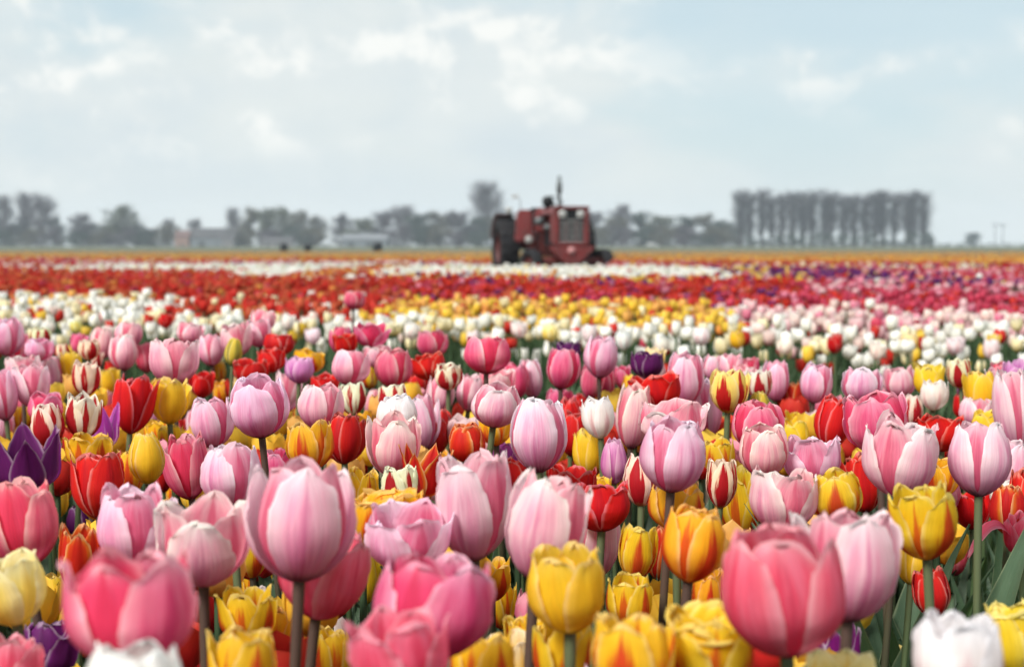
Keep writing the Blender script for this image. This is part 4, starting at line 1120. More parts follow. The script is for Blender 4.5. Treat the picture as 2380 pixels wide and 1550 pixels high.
def build_field():
    rs = np.random.RandomState(5)
    taken = [(r[2], r[3]) for r in TULIPS]
    # spots: jittered lattice, coarser with distance; a little wider than the view on both sides
    spots = [[], [], [], []]
    for lod, (d0, d1, step) in enumerate(((3.2, 8.0, 0.080), (8.0, 18.0, 0.110), (18.0, 36.0, 0.17), (36.0, 66.0, 0.28))):
        y = d0
        while y < d1:
            half = 0.40 * y + 0.9
            for x in np.arange(-half, half, step):
                xx = x + rs.uniform(-0.4, 0.4) * step
                yy = y + rs.uniform(-0.4, 0.4) * step
                t = yy + 0.4 * xx
                if t < 4.72:
                    continue
                if 21.0 < yy < 36.5 and -0.33 - 0.012 * (yy - 21.0) < xx < 1.40 + 0.08 * (yy - 21.0):     # bare track in front of and under the tractor
                    continue
                spots[lod].append((xx, yy))
            y += step * 0.92
    # the front edge of the white bed holds tulips built one by one
    keep = []
    tk = np.array([(a, b) for a, b in taken])
    for s in spots[0]:
        if np.min((tk[:, 0] - s[0]) ** 2 + (tk[:, 1] - s[1]) ** 2) > 0.055 ** 2:
            keep.append(s)
    spots[0] = keep
    VP, VC, QQ, MI = [], [], [], []
    off = 0
    conf = [(6, 4, 5, 'ceco'), (6, 2, 3, 'ecoc'), (4, 2, 2, 'ccec'), (3, 2, 1, 'cccc')]
    for lod in range(4):
        bt = [bloom_template(40 + i, conf[lod][0], conf[lod][1], conf[lod][2], conf[lod][3][i]) for i in range(4)]
        gt = [green_template(60 + i, lod) for i in range(6)]
        for (x, y) in spots[lod]:
            k = bed_colour(rs, x, y)
            body, edge, base = [np.array(c) for c in FC[k]]
            h = rs.normal(0.375, 0.022)
            if lod == 0 and k in 'wc':
                h += 0.012
            if y + 0.4 * x < 5.6:
                h = rs.uniform(0.27, 0.41) if rs.rand() < 0.45 else h
            if k == 'g':
                h -= 0.08
            Rr = rs.uniform(0.019, 0.027) * (0.80, 1.05, 1.3, 1.95)[lod]
            Hh = rs.uniform(0.040, 0.055) * (1.12, 1.0, 1.05, 1.25)[lod]
            P, Q, E, B, I = bt[rs.randint(4)]
            a = rs.uniform(0, 6.28)
            ca, sa = math.cos(a), math.sin(a)
            lx, ly = rs.normal(0, 0.09, 2)
            X = (P[:, 0] * ca - P[:, 1] * sa) * Rr
            Yv = (P[:, 0] * sa + P[:, 1] * ca) * Rr
            Zv = P[:, 2] * Hh
            V = np.stack([x + X + lx * Zv, y + Yv + ly * Zv, h + Zv - lx * X - ly * Yv], -1)
            br = rs.uniform(0.90, 1.06)
            pj = rs.uniform(0.86, 1.06, 8)[I]
            C = body + (edge - body) * E[:, None]
            C = C + (base - C) * (B[:, None] * 0.8)
            C = np.clip(C * (br * pj)[:, None], 0, 0.94)
            VP.append(V); VC.append(C); QQ.append(Q + off); MI.append(np.zeros(len(Q), np.int32)); off += len(V)
            P, Q = gt[rs.randint(6)]
            V = np.stack([x + P[:, 0], y + P[:, 1], P[:, 2] * h], -1)
            gcol = np.array([0.060, 0.108, 0.050]) * rs.uniform(0.75, 1.35)
            VP.append(V); VC.append(np.tile(gcol, (len(V), 1))); QQ.append(Q + off); MI.append(np.ones(len(Q), np.int32)); off += len(V)
    # lower blooms of the front bed, filling in between the tall ones
    bt = [bloom_template(240 + i, 6, 4, 6, 'ecco'[i]) for i in range(4)]
    gt = [green_template(260 + i, 0) for i in range(6)]
    tk3 = np.array([(r[2], r[3], r[4]) for r in TULIPS])
    y = 0.75
    while y < 2.95:
        half = 0.38 * y + 0.5
        for x in np.arange(-half, half, 0.066):
            xx, yy = x + rs.uniform(-0.025, 0.025), y + rs.uniform(-0.025, 0.025)
            if yy + 0.4 * xx > 2.75 or (xx > 0.25 * yy and yy < 1.55) or rs.rand() < 0.12:
                continue
            if np.min((tk3[:, 0] - xx) ** 2 + (tk3[:, 1] - yy) ** 2) < 0.046 ** 2:
                continue
            k = pick(rs, dict(f=34, r=26, y=16, a=12, d=4, p=3, w=3))
            body, edge, base = [np.array(c) for c in FC[k]]
            h = rs.uniform(0.30, 0.39) if yy < 1.3 else rs.uniform(0.32, 0.42)
            P, Q, E, B, I = bt[rs.randint(4)]
            a = rs.uniform(0, 6.28)
            V = np.stack([xx + (P[:, 0] * math.cos(a) - P[:, 1] * math.sin(a)) * 0.024, yy + (P[:, 0] * math.sin(a) + P[:, 1] * math.cos(a)) * 0.024, h + P[:, 2] * 0.052], -1)
            C = body + (edge - body) * E[:, None]
            C = C + (base - C) * (B[:, None] * 0.8)
            C = np.clip(C * rs.uniform(0.85, 1.05, 8)[I][:, None], 0, 0.94)
            VP.append(V); VC.append(C); QQ.append(Q + off); MI.append(np.zeros(len(Q), np.int32)); off += len(V)
            P, Q = gt[rs.randint(6)]
            V = np.stack([xx + P[:, 0], yy + P[:, 1], P[:, 2] * h], -1)
            VP.append(V); VC.append(np.tile(np.array([0.055, 0.100, 0.050]) * rs.uniform(0.75, 1.3), (len(V), 1))); QQ.append(Q + off); MI.append(np.ones(len(Q), np.int32)); off += len(V)
        y += 0.066
    # leaves and low buds between the tulips of the front bed
    gt = [green_template(160 + i, 0) for i in range(8)]
    y = 0.5
    while y < 3.0:
        half = 0.40 * y + 0.5
        for x in np.arange(-half, half, 0.105):
            xx, yy = x + rs.uniform(-0.04, 0.04), y + rs.uniform(-0.04, 0.04)
            if yy + 0.4 * xx > 2.8:
                continue
            P, Q = gt[rs.randint(8)]
            P, Q = P[8:], Q[4:] - 8
            V = np.stack([xx + P[:, 0], yy + P[:, 1], P[:, 2] * rs.uniform(0.34, 0.46)], -1)
            gcol = np.array([0.050, 0.095, 0.050]) * rs.uniform(0.75, 1.25)
            VP.append(V); VC.append(np.tile(gcol, (len(V), 1))); QQ.append(Q + off); MI.append(np.ones(len(Q), np.int32)); off += len(V)
        y += 0.10
    VP, VC, QQ, MI = np.concatenate(VP), np.concatenate(VC), np.concatenate(QQ), np.concatenate(MI)
    me = quad_mesh('tulip_field', VP, QQ)
    me.polygons.foreach_set('material_index', MI)
    at = me.attributes.new('tint', 'FLOAT_COLOR', 'POINT')
    at.data.foreach_set('color', np.concatenate([VC, np.ones((len(VC), 1))], 1).astype(np.float32).ravel())
    for nm, tr, sp, ro in (('field_petal', 0.38, 0.25, 0.5), ('field_leaf', 0.2, 0.3, 0.5)):
        m = new_mat(nm)
        g = NT(m)
        a = g.node('ShaderNodeAttribute', attribute_name='tint')
        tc = g.node('ShaderNodeTexCoord')
        n = g.noise(tc.outputs['Object'], 60.0, 3)
        f = g.math('MULTIPLY_ADD', n, 0.24, 0.87)
        c = g.mix(1.0, a.outputs['Color'], g.combine(f, f, f), 'MULTIPLY')
        g.bsdf(c, ro, sp, 0.0, None, tr)
        me.materials.append(m)
    o = obj('tulip_field', me)
    o['kind'] = 'stuff'
    o['label'] = 'rows of tulips in white, yellow, red, pink, purple and orange bands towards the trees'
    o['category'] = 'tulips'
    print('field quads', len(QQ), [len(s) for s in spots])


build_field()

# ------------------------------------------------------------------ tractor
def bm_mesh(name, bm, smooth=False):
    me = bpy.data.meshes.new(name)
    bm.to_mesh(me)
    bm.free()
    if smooth:
        for p in me.polygons:
            p.use_smooth = True
    return me


def add_box(bm, x0, x1, y0, y1, z0, z1, bevel=0.0, top=None):
    """Box; top = (shrink x, shrink y) of the upper face."""
    sx, sy = top if top else (0, 0)
    vs_ = [bm.verts.new(p) for p in ((x0, y0, z0), (x1, y0, z0), (x1, y1, z0), (x0, y1, z0),
                                     (x0 + sx, y0 + sy, z1), (x1 - sx, y0 + sy, z1), (x1 - sx, y1 - sy, z1), (x0 + sx, y1 - sy, z1))]
    fs = [bm.faces.new([vs_[i] for i in f]) for f in ((3, 2, 1, 0), (4, 5, 6, 7), (0, 1, 5, 4), (1, 2, 6, 5), (2, 3, 7, 6), (3, 0, 4, 7))]
    if bevel:
        es = list({e for f in fs for e in f.edges})
        bmesh.ops.bevel(bm, geom=es, offset=bevel, segments=2, affect='EDGES')


def box_part(name, mat, parent, x0, x1, y0, y1, z0, z1, bevel=0.0, top=None):
    bm = bmesh.new()
    add_box(bm, x0, x1, y0, y1, z0, z1, bevel, top)
    return obj(name, bm_mesh(name, bm), mat, parent)


def lathe_x(name, mat, parent, prof, cx, cy, cz, sides=32, axis='x'):
    """Ring profile [(along axis, radius)] turned about the x, y or z axis."""
    P, Q = [], []
    n = len(prof)
    for k in range(sides):
        th = 2 * math.pi * k / sides
        for (a, r) in prof:
            c, s = r * math.cos(th), r * math.sin(th)
            P.append({'x': (cx + a, cy + c, cz + s), 'y': (cx + c, cy + a, cz + s), 'z': (cx + c, cy + s, cz + a)}[axis])
    for k in range(sides):
        k2 = (k + 1) % sides
        for i in range(n - 1):
            Q.append((k * n + i, k * n + i + 1, k2 * n + i + 1, k2 * n + i))
    return obj(name, quad_mesh(name, np.array(P), np.array(Q)), mat, parent)


TR = plain_mat('tractor_red', (0.150, 0.024, 0.025), 0.5, 0.4, 0, 0.35, 4.0, 0.05, (0.105, 0.025, 0.024))
TRD = plain_mat('tractor_dark_red', (0.075, 0.016, 0.015), 0.6, 0.3, 0, 0.4, 5.0)
TRG = plain_mat('tractor_grille_red', (0.050, 0.022, 0.024), 0.6, 0.3, 0, 0.3, 8.0)
BLK = plain_mat('tractor_black', (0.009, 0.011, 0.013), 0.6, 0.25, 0, 0.4, 6.0)
TYR = plain_mat('tyre_rubber', (0.012, 0.013, 0.016), 0.85, 0.15, 0, 0.3, 9.0, 0.2, (0.026, 0.025, 0.026))
GRY = plain_mat('tractor_grey_metal', (0.10, 0.115, 0.12), 0.5, 0.5, 0.3, 0.3, 7.0)
CHR = plain_mat('tractor_light_trim', (0.52, 0.54, 0.54), 0.35, 0.5, 0.2, 0.2, 7.0)
GLS = plain_mat('lamp_glass', (0.34, 0.35, 0.34), 0.15, 0.6, 0, 0.2, 7.0)


def wheel(root, cx, cy, rad, wid, rim, lugs, rot=0.0):
    w2 = wid / 2
    loc = Vector((cx, cy, rad))
    pv = obj('wheel', None, None, root, loc, (0, 0, rot)) if False else None
    prof = [(-w2 * 0.75, rim), (-w2, rim + (rad - rim) * 0.35), (-w2, rim + (rad - rim) * 0.75), (-w2 * 0.8, rad * 0.965), (0, rad * 0.985),
            (w2 * 0.8, rad * 0.965), (w2, rim + (rad - rim) * 0.75), (w2, rim + (rad - rim) * 0.35), (w2 * 0.75, rim)]
    t = lathe_x('wheel', TYR, root, prof, 0, 0, 0, 36)
    t.location = loc
    t.rotation_euler = (0, 0, rot)
    lathe_x('rim', TRD, t, [(-w2 * 0.75, rim), (-w2 * 0.3, rim * 0.9), (-w2 * 0.25, rim * 0.35), (-w2 * 0.55, rim * 0.3), (-w2 * 0.55, 0.002)], 0, 0, 0, 24)
    lathe_x('rim', TRD, t, [(w2 * 0.75, rim), (w2 * 0.3, rim * 0.9), (w2 * 0.25, rim * 0.35), (w2 * 0.55, rim * 0.3), (w2 * 0.55, 0.002)], 0, 0, 0, 24)
    if lugs:
        bm = bmesh.new()
        hgt = rad * 0.055
        for k in range(lugs):
            for s in (-1, 1):
                a = 2 * math.pi * (k + (0.5 if s > 0 else 0)) / lugs
                n0 = len(bm.verts)
                b0 = bmesh.new()
                add_box(b0, 0.0, w2 * 0.98, -0.03, 0.03, rad * 0.93, rad * 0.965 + hgt)
                bmesh.ops.rotate(b0, verts=b0.verts, cent=(0, 0, 0), matrix=Matrix.Rotation(0.6, 3, 'Z'))
                if s < 0:
                    bmesh.ops.scale(b0, verts=b0.verts, vec=(-1, 1, 1))
                bmesh.ops.rotate(b0, verts=b0.verts, cent=(0, 0, 0), matrix=Matrix.Rotation(a, 3, 'X'))
                tm = bpy.data.meshes.new('t')
                b0.to_mesh(tm)
                b0.free()
                bm.from_mesh(tm)
                bpy.data.meshes.remove(tm)
        o = obj('tread', bm_mesh('tread', bm), TYR, t)
        o['kind'] = 'stuff'
    return t


def build_tractor():
    r = thing('tractor', 'old faded red tractor facing the camera beyond the white tulip row', 'tractor', (1.20, 30.9, -0.02), math.radians(11))
    # the front axle is at local y = 0, rear axle at y = 2.45; front looks to -y
    RY = 2.45
    wheel(r, -0.90, RY, 0.68, 0.44, 0.40, 20)
    wheel(r, 0.90, RY, 0.68, 0.44, 0.40, 20)
    wheel(r, -0.80, 0.0, 0.335, 0.24, 0.19, 0, 0.35)
    wheel(r, 0.80, 0.0, 0.335, 0.24, 0.19, 0, 0.35)
    # frame, engine, transmission
    box_part('chassis', TRD, r, -0.20, 0.20, -0.35, 2.3, 0.48, 0.74, 0.02)
    box_part('engine', BLK, r, -0.24, 0.24, 0.25, 1.25, 0.70, 1.20, 0.03)
    box_part('gearbox', TRD, r, -0.30, 0.30, 1.35, 2.65, 0.50, 1.05, 0.05)
    bm = bmesh.new()
    add_box(bm, -0.85, -0.16, RY - 0.13, RY + 0.13, 0.64, 0.90, 0.03)
    add_box(bm, 0.16, 0.85, RY - 0.13, RY + 0.13, 0.64, 0.90, 0.03)
    add_box(bm, -0.17, 0.17, RY - 0.16, RY + 0.16, 0.58, 0.96, 0.03)
    obj('rear_axle', bm_mesh('rear_axle', bm), TRD, r)
    # front bolster, V-shaped, with a disc on its face, and the axle beams
    bm = bmesh.new()
    v = [bm.verts.new(p) for p in ((-0.52, -0.42, 0.72), (0.52, -0.42, 0.72), (0.42, -0.42, 0.60), (0.12, -0.40, 0.33), (-0.12, -0.40, 0.33), (-0.42, -0.42, 0.60),
                                   (-0.52, 0.10, 0.72), (0.52, 0.10, 0.72), (0.42, 0.10, 0.60), (0.12, 0.10, 0.33), (-0.12, 0.10, 0.33), (-0.42, 0.10, 0.60))]
    for f in ((0, 5, 4, 3, 2, 1), (6, 7, 8, 9, 10, 11), (0, 1, 7, 6), (1, 2, 8, 7), (2, 3, 9, 8), (3, 4, 10, 9), (4, 5, 11, 10), (5, 0, 6, 11)):
        bm.faces.new([v[i] for i in f])
    obj('bolster', bm_mesh('bolster', bm), TR, r)
    lathe_x('emblem', plain_mat('emblem_pink', (0.40, 0.18, 0.18), 0.4, 0.4, 0, 0.2, 9.0), r, [(0.0, 0.085), (-0.02, 0.08), (-0.025, 0.002)], 0.0, -0.421, 0.62, 24, 'y')
    box_part('front_axle', TR, r, -0.70, -0.10, -0.16, 0.06, 0.36, 0.48, 0.02)
    box_part('front_axle', TR, r, 0.10, 0.70, -0.16, 0.06, 0.36, 0.48, 0.02)
    box_part('front_axle', TRD, r, -0.66, 0.66, -0.06, 0.06, 0.26, 0.355, 0.02)
    # hood: top sheet and two sides; the sides have an opening over the engine
    box_part('hood', TR, r, -0.36, 0.36, -0.30, 1.35, 1.40, 1.56, 0.03, (0.05, 0.0))
    box_part('side_panel', TR, r, -0.357, -0.33, -0.30, 0.12, 0.80, 1.40, 0.005)
    box_part('side_panel', TR, r, 0.33, 0.357, -0.30, 0.12, 0.80, 1.40, 0.005)
    # grille head
    bm = bmesh.new()
    add_box(bm, -0.38, -0.275, -0.42, -0.28, 0.74, 1.50, 0.015)
    add_box(bm, 0.275, 0.38, -0.42, -0.28, 0.74, 1.50, 0.015)
    add_box(bm, -0.274, 0.274, -0.415, -0.28, 0.74, 0.80, 0.01)
    g = obj('grille', bm_mesh('grille', bm), TR, r)
    box_part('grille_back', BLK, g, -0.274, 0.274, -0.33, -0.30, 0.80, 1.50)
    for x in (-0.115, 0.115):
        box_part('grille_panel', TRG, g, x - 0.05, x + 0.05, -0.36, -0.335, 0.82, 1.27, 0.004)
    for z in (0.83, 0.945, 1.06, 1.175, 1.275):
        box_part('grille_bar', CHR, g, -0.272, 0.272, -0.385, -0.365, z - 0.008, z + 0.008)
    lp = box_part('lamp_panel', BLK, r, -0.272, 0.272, -0.40, -0.334, 1.295, 1.495, 0.01)
    box_part('hood_nose', TR, r, -0.395, 0.395, -0.44, -0.302, 1.502, 1.575, 0.02)
    for x in (-0.20, 0.20):
        h = lathe_x('headlight', CHR, r, [(0.02, 0.085), (-0.02, 0.085), (-0.025, 0.07)], x, -0.402, 1.40, 24, 'y')
        lathe_x('lens', GLS, h, [(-0.022, 0.07), (-0.034, 0.04), (-0.038, 0.002)], x, -0.402, 1.40, 24, 'y')
    # exhaust, air cleaner, precleaner
    lathe_x('exhaust', GRY, r, [(0.0, 0.035), (0.32, 0.035), (0.34, 0.062), (0.56, 0.062), (0.58, 0.04), (0.70, 0.04), (0.70, 0.002)], -0.10, 0.35, 1.55, 16, 'z')
    lathe_x('air_cleaner', BLK, r, [(0.0, 0.07), (0.10, 0.07), (0.12, 0.12), (0.27, 0.12), (0.31, 0.08), (0.33, 0.002)], -0.27, 0.75, 1.50, 20, 'z')
    # cowl and tank beside the driver, left and right
    box_part('cowl', TR, r, -0.44, 0.44, 1.36, 1.62, 1.02, 1.58, 0.04, (0.06, 0.03))
    box_part('side_tank', TR, r, -0.86, -0.45, 1.30, 1.62, 0.80, 1.54, 0.05, (0.04, 0.05))
    box_part('side_tank', TR, r, 0.46, 0.62, 1.30, 1.62, 0.78, 1.40, 0.05, (0.04, 0.05))
    box_part('step', TRD, r, -0.62, -0.30, 0.55, 1.35, 0.60, 0.66, 0.01)
    lathe_x('filter', GRY, r, [(-0.02, 0.002), (-0.02, 0.10), (0.08, 0.10), (0.16, 0.09), (0.16, 0.002)], -0.42, 0.88, 1.27, 20, 'y')
    lathe_x('pump', GRY, r, [(-0.02, 0.002), (-0.02, 0.07), (0.22, 0.08), (0.22, 0.002)], -0.30, 0.52, 1.13, 16, 'y')
    w = lathe_x('work_lamp', GLS, r, [(0.10, 0.05), (0.0, 0.085), (-0.01, 0.07), (-0.02, 0.002)], -0.72, 0.62, 0.86, 20, 'y')
    box_part('bracket', TRD, r, -0.76, -0.36, 0.70, 0.76, 0.76, 0.80, 0.004)
    # fenders with lamps
    for s in (-1, 1):
        P, Q = [], []
        nseg = 14
        for i in range(nseg + 1):
            a = math.radians(78 + 85 * i / nseg)
            for (x, rr) in ((s * 0.68, 0.76), (s * 1.12, 0.76), (s * 1.12, 0.79), (s * 0.68, 0.79)):
                P.append((x, RY - math.cos(a) * rr, 0.68 + math.sin(a) * rr))
        for i in range(nseg):
            for k in range(4):
                k2 = (k + 1) % 4
                Q.append((i * 4 + k, i * 4 + k2, (i + 1) * 4 + k2, (i + 1) * 4 + k))
        f = obj('fender', quad_mesh('fender', np.array(P), np.array(Q), None, False), TRD, r)
        hl = lathe_x('fender_lamp', GLS, r, [(0.12, 0.04), (0.0, 0.085), (-0.01, 0.07), (-0.02, 0.002)], s * 0.86, RY - 0.22, 1.54, 18, 'y')
    # seat, steering wheel, mirror on its stalk
    box_part('seat', BLK, r, -0.26, 0.26, 2.35, 2.80, 1.12, 1.24, 0.04)
    box_part('seat_back', BLK, r, -0.26, 0.26, 2.74, 2.84, 1.242, 1.62, 0.04)
    P, Q = [], []
    sw = lathe_x('steering_wheel', GRY, r, [(0.016 * math.cos(t), 0.215 + 0.016 * math.sin(t)) for t in np.linspace(0, 2 * math.pi, 9)], 0.12, 0, 0, 28, 'z')
    sw.location = (0, 1.90, 1.74)
    sw.rotation_euler = (math.radians(35), 0, 0)
    Pt, Qt = tube([(0.12, 1.60, 1.40), (0.12, 1.90, 1.74)], [0.02, 0.02], 8)
    obj('steering_column', quad_mesh('steering_column', Pt, Qt), BLK, r)
    Pt, Qt = tube([(-0.70, 1.7, 1.55), (-0.70, 1.72, 1.78), (-0.78, 1.72, 1.84)], [0.008, 0.008, 0.008], 6)
    obj('mirror_stalk', quad_mesh('mirror_stalk', Pt, Qt), GRY, r)
    box_part('mirror', CHR, r, -0.90, -0.74, 1.69, 1.72, 1.80, 1.89, 0.01)
    return r


build_tractor()

# ------------------------------------------------------------------ trees, hedges and farm buildings beyond the field
D_TREE = 690.0
PXM = 3300 / D_TREE                     # picture px (2380 wide) per metre there


def wx(px, d=D_TREE):
    return (px - 1190) / 3300 * d


BARK = plain_mat('bark_grey', (0.075, 0.066, 0.062), 0.9, 0.1, 0, 0.3, 2.0)
TWIG_BARE = plain_mat('twigs_bare', (0.072, 0.062, 0.074), 0.9, 0.1, 0, 0.35, 0.6)
TWIG_GREEN = plain_mat('spring_leaf_green', (0.070, 0.082, 0.045), 0.8, 0.1, 0, 0.35, 0.5)
TWIG_DARK = plain_mat('dark_evergreen', (0.030, 0.048, 0.034), 0.8, 0.1, 0, 0.35, 0.5)
TWIG_OLIVE = plain_mat('spring_leaf_olive', (0.080, 0.076, 0.052), 0.8, 0.1, 0, 0.35, 0.5)
TWIG_POP = plain_mat('poplar_twigs', (0.088, 0.086, 0.100), 0.9, 0.1, 0, 0.3, 0.6)


def tree_meshes(seed, H, W, style):
    """Trunk with limbs, and a crown of twigs (and small leaf clumps): two meshes, base at the origin."""
    rs = np.random.RandomState(seed)
    TP, TQ, off = [], [], 0

    def limb(pts, rad, sides=6):
        nonlocal off
        P, Q = tube(pts, rad, sides)
        TP.append(P); TQ.append(Q + off); off += len(P)

    ends = []
    r0 = H * 0.016
    bole = {'poplar': 0.11, 'bare': 0.12, 'green': 0.05, 'bush': 0.02}[style] * H
    lean = rs.normal(0, 0.02, 2)
    limb([(0, 0, -0.3), (0.1 * lean[0] * H, 0, bole), (lean[0] * H * 0.6, lean[1] * H * 0.6, H * 0.6), (lean[0] * H, lean[1] * H, H * 0.95)], [r0 * 1.3, r0, r0 * 0.55, r0 * 0.12])
    nl = {'poplar': 42, 'bare': 34, 'green': 26, 'bush': 14}[style]
    for k in range(nl):
        f = (k + 0.5) / nl
        z0 = bole + (H * 0.86 - bole) * f ** 0.9
        a = rs.uniform(0, 6.28)
        if style == 'poplar':
            ln = H * rs.uniform(0.16, 0.26) * (1 - 0.4 * f)
            up = 0.92
            reach = W / 2 * rs.uniform(0.2, 1.0) * (0.45 + 0.6 * f)
        else:
            prof = math.sin(math.pi * (0.30 + 0.60 * f)) ** 0.6
            reach = W / 2 * rs.uniform(0.65, 1.05) * prof
            ln = reach
            up = 0.8
        ex, ey = reach * math.cos(a), reach * math.sin(a)
        ez = z0 + (ln * 0.95 if style == 'poplar' else H * rs.uniform(0.06, 0.2))
        ez = min(ez, H * rs.uniform(0.93, 1.0))
        c = Vector((ex * 0.5, ey * 0.5, z0 + (ez - z0) * 0.35))
        limb([(0, 0, z0), c, (ex, ey, ez)], [r0 * 0.5 * (1 - 0.6 * f), r0 * 0.3 * (1 - 0.5 * f), r0 * 0.08], 5)
        ends.append((Vector((0, 0, z0)), c, Vector((ex, ey, ez))))
    trunk = quad_mesh('trunk', np.concatenate(TP), np.concatenate(TQ))
    CP, CQ, off = [], [], 0

    def quad(p, d, w, ln):
        nonlocal off
        s = d.cross(Vector(rs.normal(0, 1, 3))).normalized() * w
        e = p + d * ln
        CP.extend([p - s, p + s, e + s * 0.35, e - s * 0.35])
        CQ.append((off, off + 1, off + 2, off + 3))
        off += 4

    per = {'poplar': 42, 'bare': 130, 'green': 190, 'bush': 170}[style]
    for (a, c, e) in ends:
        for k in range(per):
            f = rs.uniform(0.15, 1.05)
            p = a.lerp(c, f * 2) if f < 0.5 else c.lerp(e, f * 2 - 1)
            spread = 0.10 * H * (0.4 if style == 'poplar' else 1.0)
            if style in ('green', 'bush'):
                p = p + Vector(rs.normal(0, spread * (0.5 if style == 'green' else 0.9), 3))
                p.z = max(p.z, 0.1)
                d = Vector(rs.normal(0, 1, 3)).normalized()
                sz = rs.uniform(0.16, 0.40) * (H / 12) ** 0.5
                quad(p, d, sz * 0.5, sz)
            else:
                d = Vector((rs.normal(0, 0.5), rs.normal(0, 0.5), rs.uniform(0.3, 1.0))).normalized()
                out = Vector((p.x, p.y, 0))
                if out.length > 0.1:
                    d = (d + out.normalized() * 0.35).normalized()
                quad(p + Vector(rs.normal(0, spread * 0.4, 3)), d, rs.uniform(0.018, 0.04), rs.uniform(0.8, 2.1) * (H / 15))
    crown = quad_mesh('crown', np.array([tuple(q) for q in CP]), np.array(CQ), None, False)
    return trunk, crown


TREE_LIB = {}
for nm, H, W, style, k in (('poplar', 16.5, 3.6, 'poplar', 4), ('bare', 14.0, 9.0, 'bare', 4), ('green', 12.0, 9.0, 'green', 4), ('bush', 4.0, 5.5, 'bush', 3)):
    TREE_LIB[nm] = [(tree_meshes(300 + 17 * i + len(nm), H, W, style), H, W) for i in range(k)]


def tree(name, lib, px, top, wpx, mat, label, d=D_TREE, base=None, group='trees on the horizon', k=None):
    (tr, cr), H, W = TREE_LIB[lib][RNG.randrange(len(TREE_LIB[lib])) if k is None else k % len(TREE_LIB[lib])]
    pm = 3300 / d
    hz_base = 570 + 0.72 * pm
    h = (hz_base - top) / pm
    w = wpx / pm
    r = thing(name, label, 'bush' if lib == 'bush' else 'tree', (wx(px, d), d, 0), RNG.uniform(0, 6.28), group)
    s = (w / W, w / W, h / H)
    obj('trunk', tr, BARK, r, None, None, s)
    o = obj('crown', cr, mat, r, None, None, s)
    return r


ORD = ['first', 'second', 'third', 'fourth', 'fifth', 'sixth', 'seventh', 'eighth', 'ninth', 'tenth', 'eleventh', 'twelfth', 'thirteenth',
       'fourteenth', 'fifteenth', 'sixteenth', 'seventeenth', 'eighteenth', 'nineteenth', 'twentieth', 'twenty-first', 'twenty-second', 'twenty-third',
       'twenty-fourth', 'twenty-fifth', 'twenty-sixth', 'twenty-seventh', 'twenty-eighth', 'twenty-ninth', 'thirtieth', 'thirty-first', 'thirty-second']
# poplar row
for i in range(19):
    px = 1722 + i * 23.6 + RNG.uniform(-6, 6)
    tree('poplar_tree', 'poplar', px, 447 + RNG.uniform(-9, 10), RNG.uniform(40, 52), TWIG_POP, f'tall bare poplar, {ORD[i]} from the left end of the row right of the tractor',
         D_TREE + RNG.uniform(-2, 6), group='poplars in a row')
# hedge bushes under the poplars
for i in range(14):
    px = 1745 + i * 31 + RNG.uniform(-6, 6)
    tree('hedge_bush', 'bush', px, 545 + RNG.uniform(-6, 12), 44, TWIG_DARK, f'dark low bush, {ORD[i]} from the left along the foot of the poplar row', D_TREE - 6, group='bushes under the poplars')
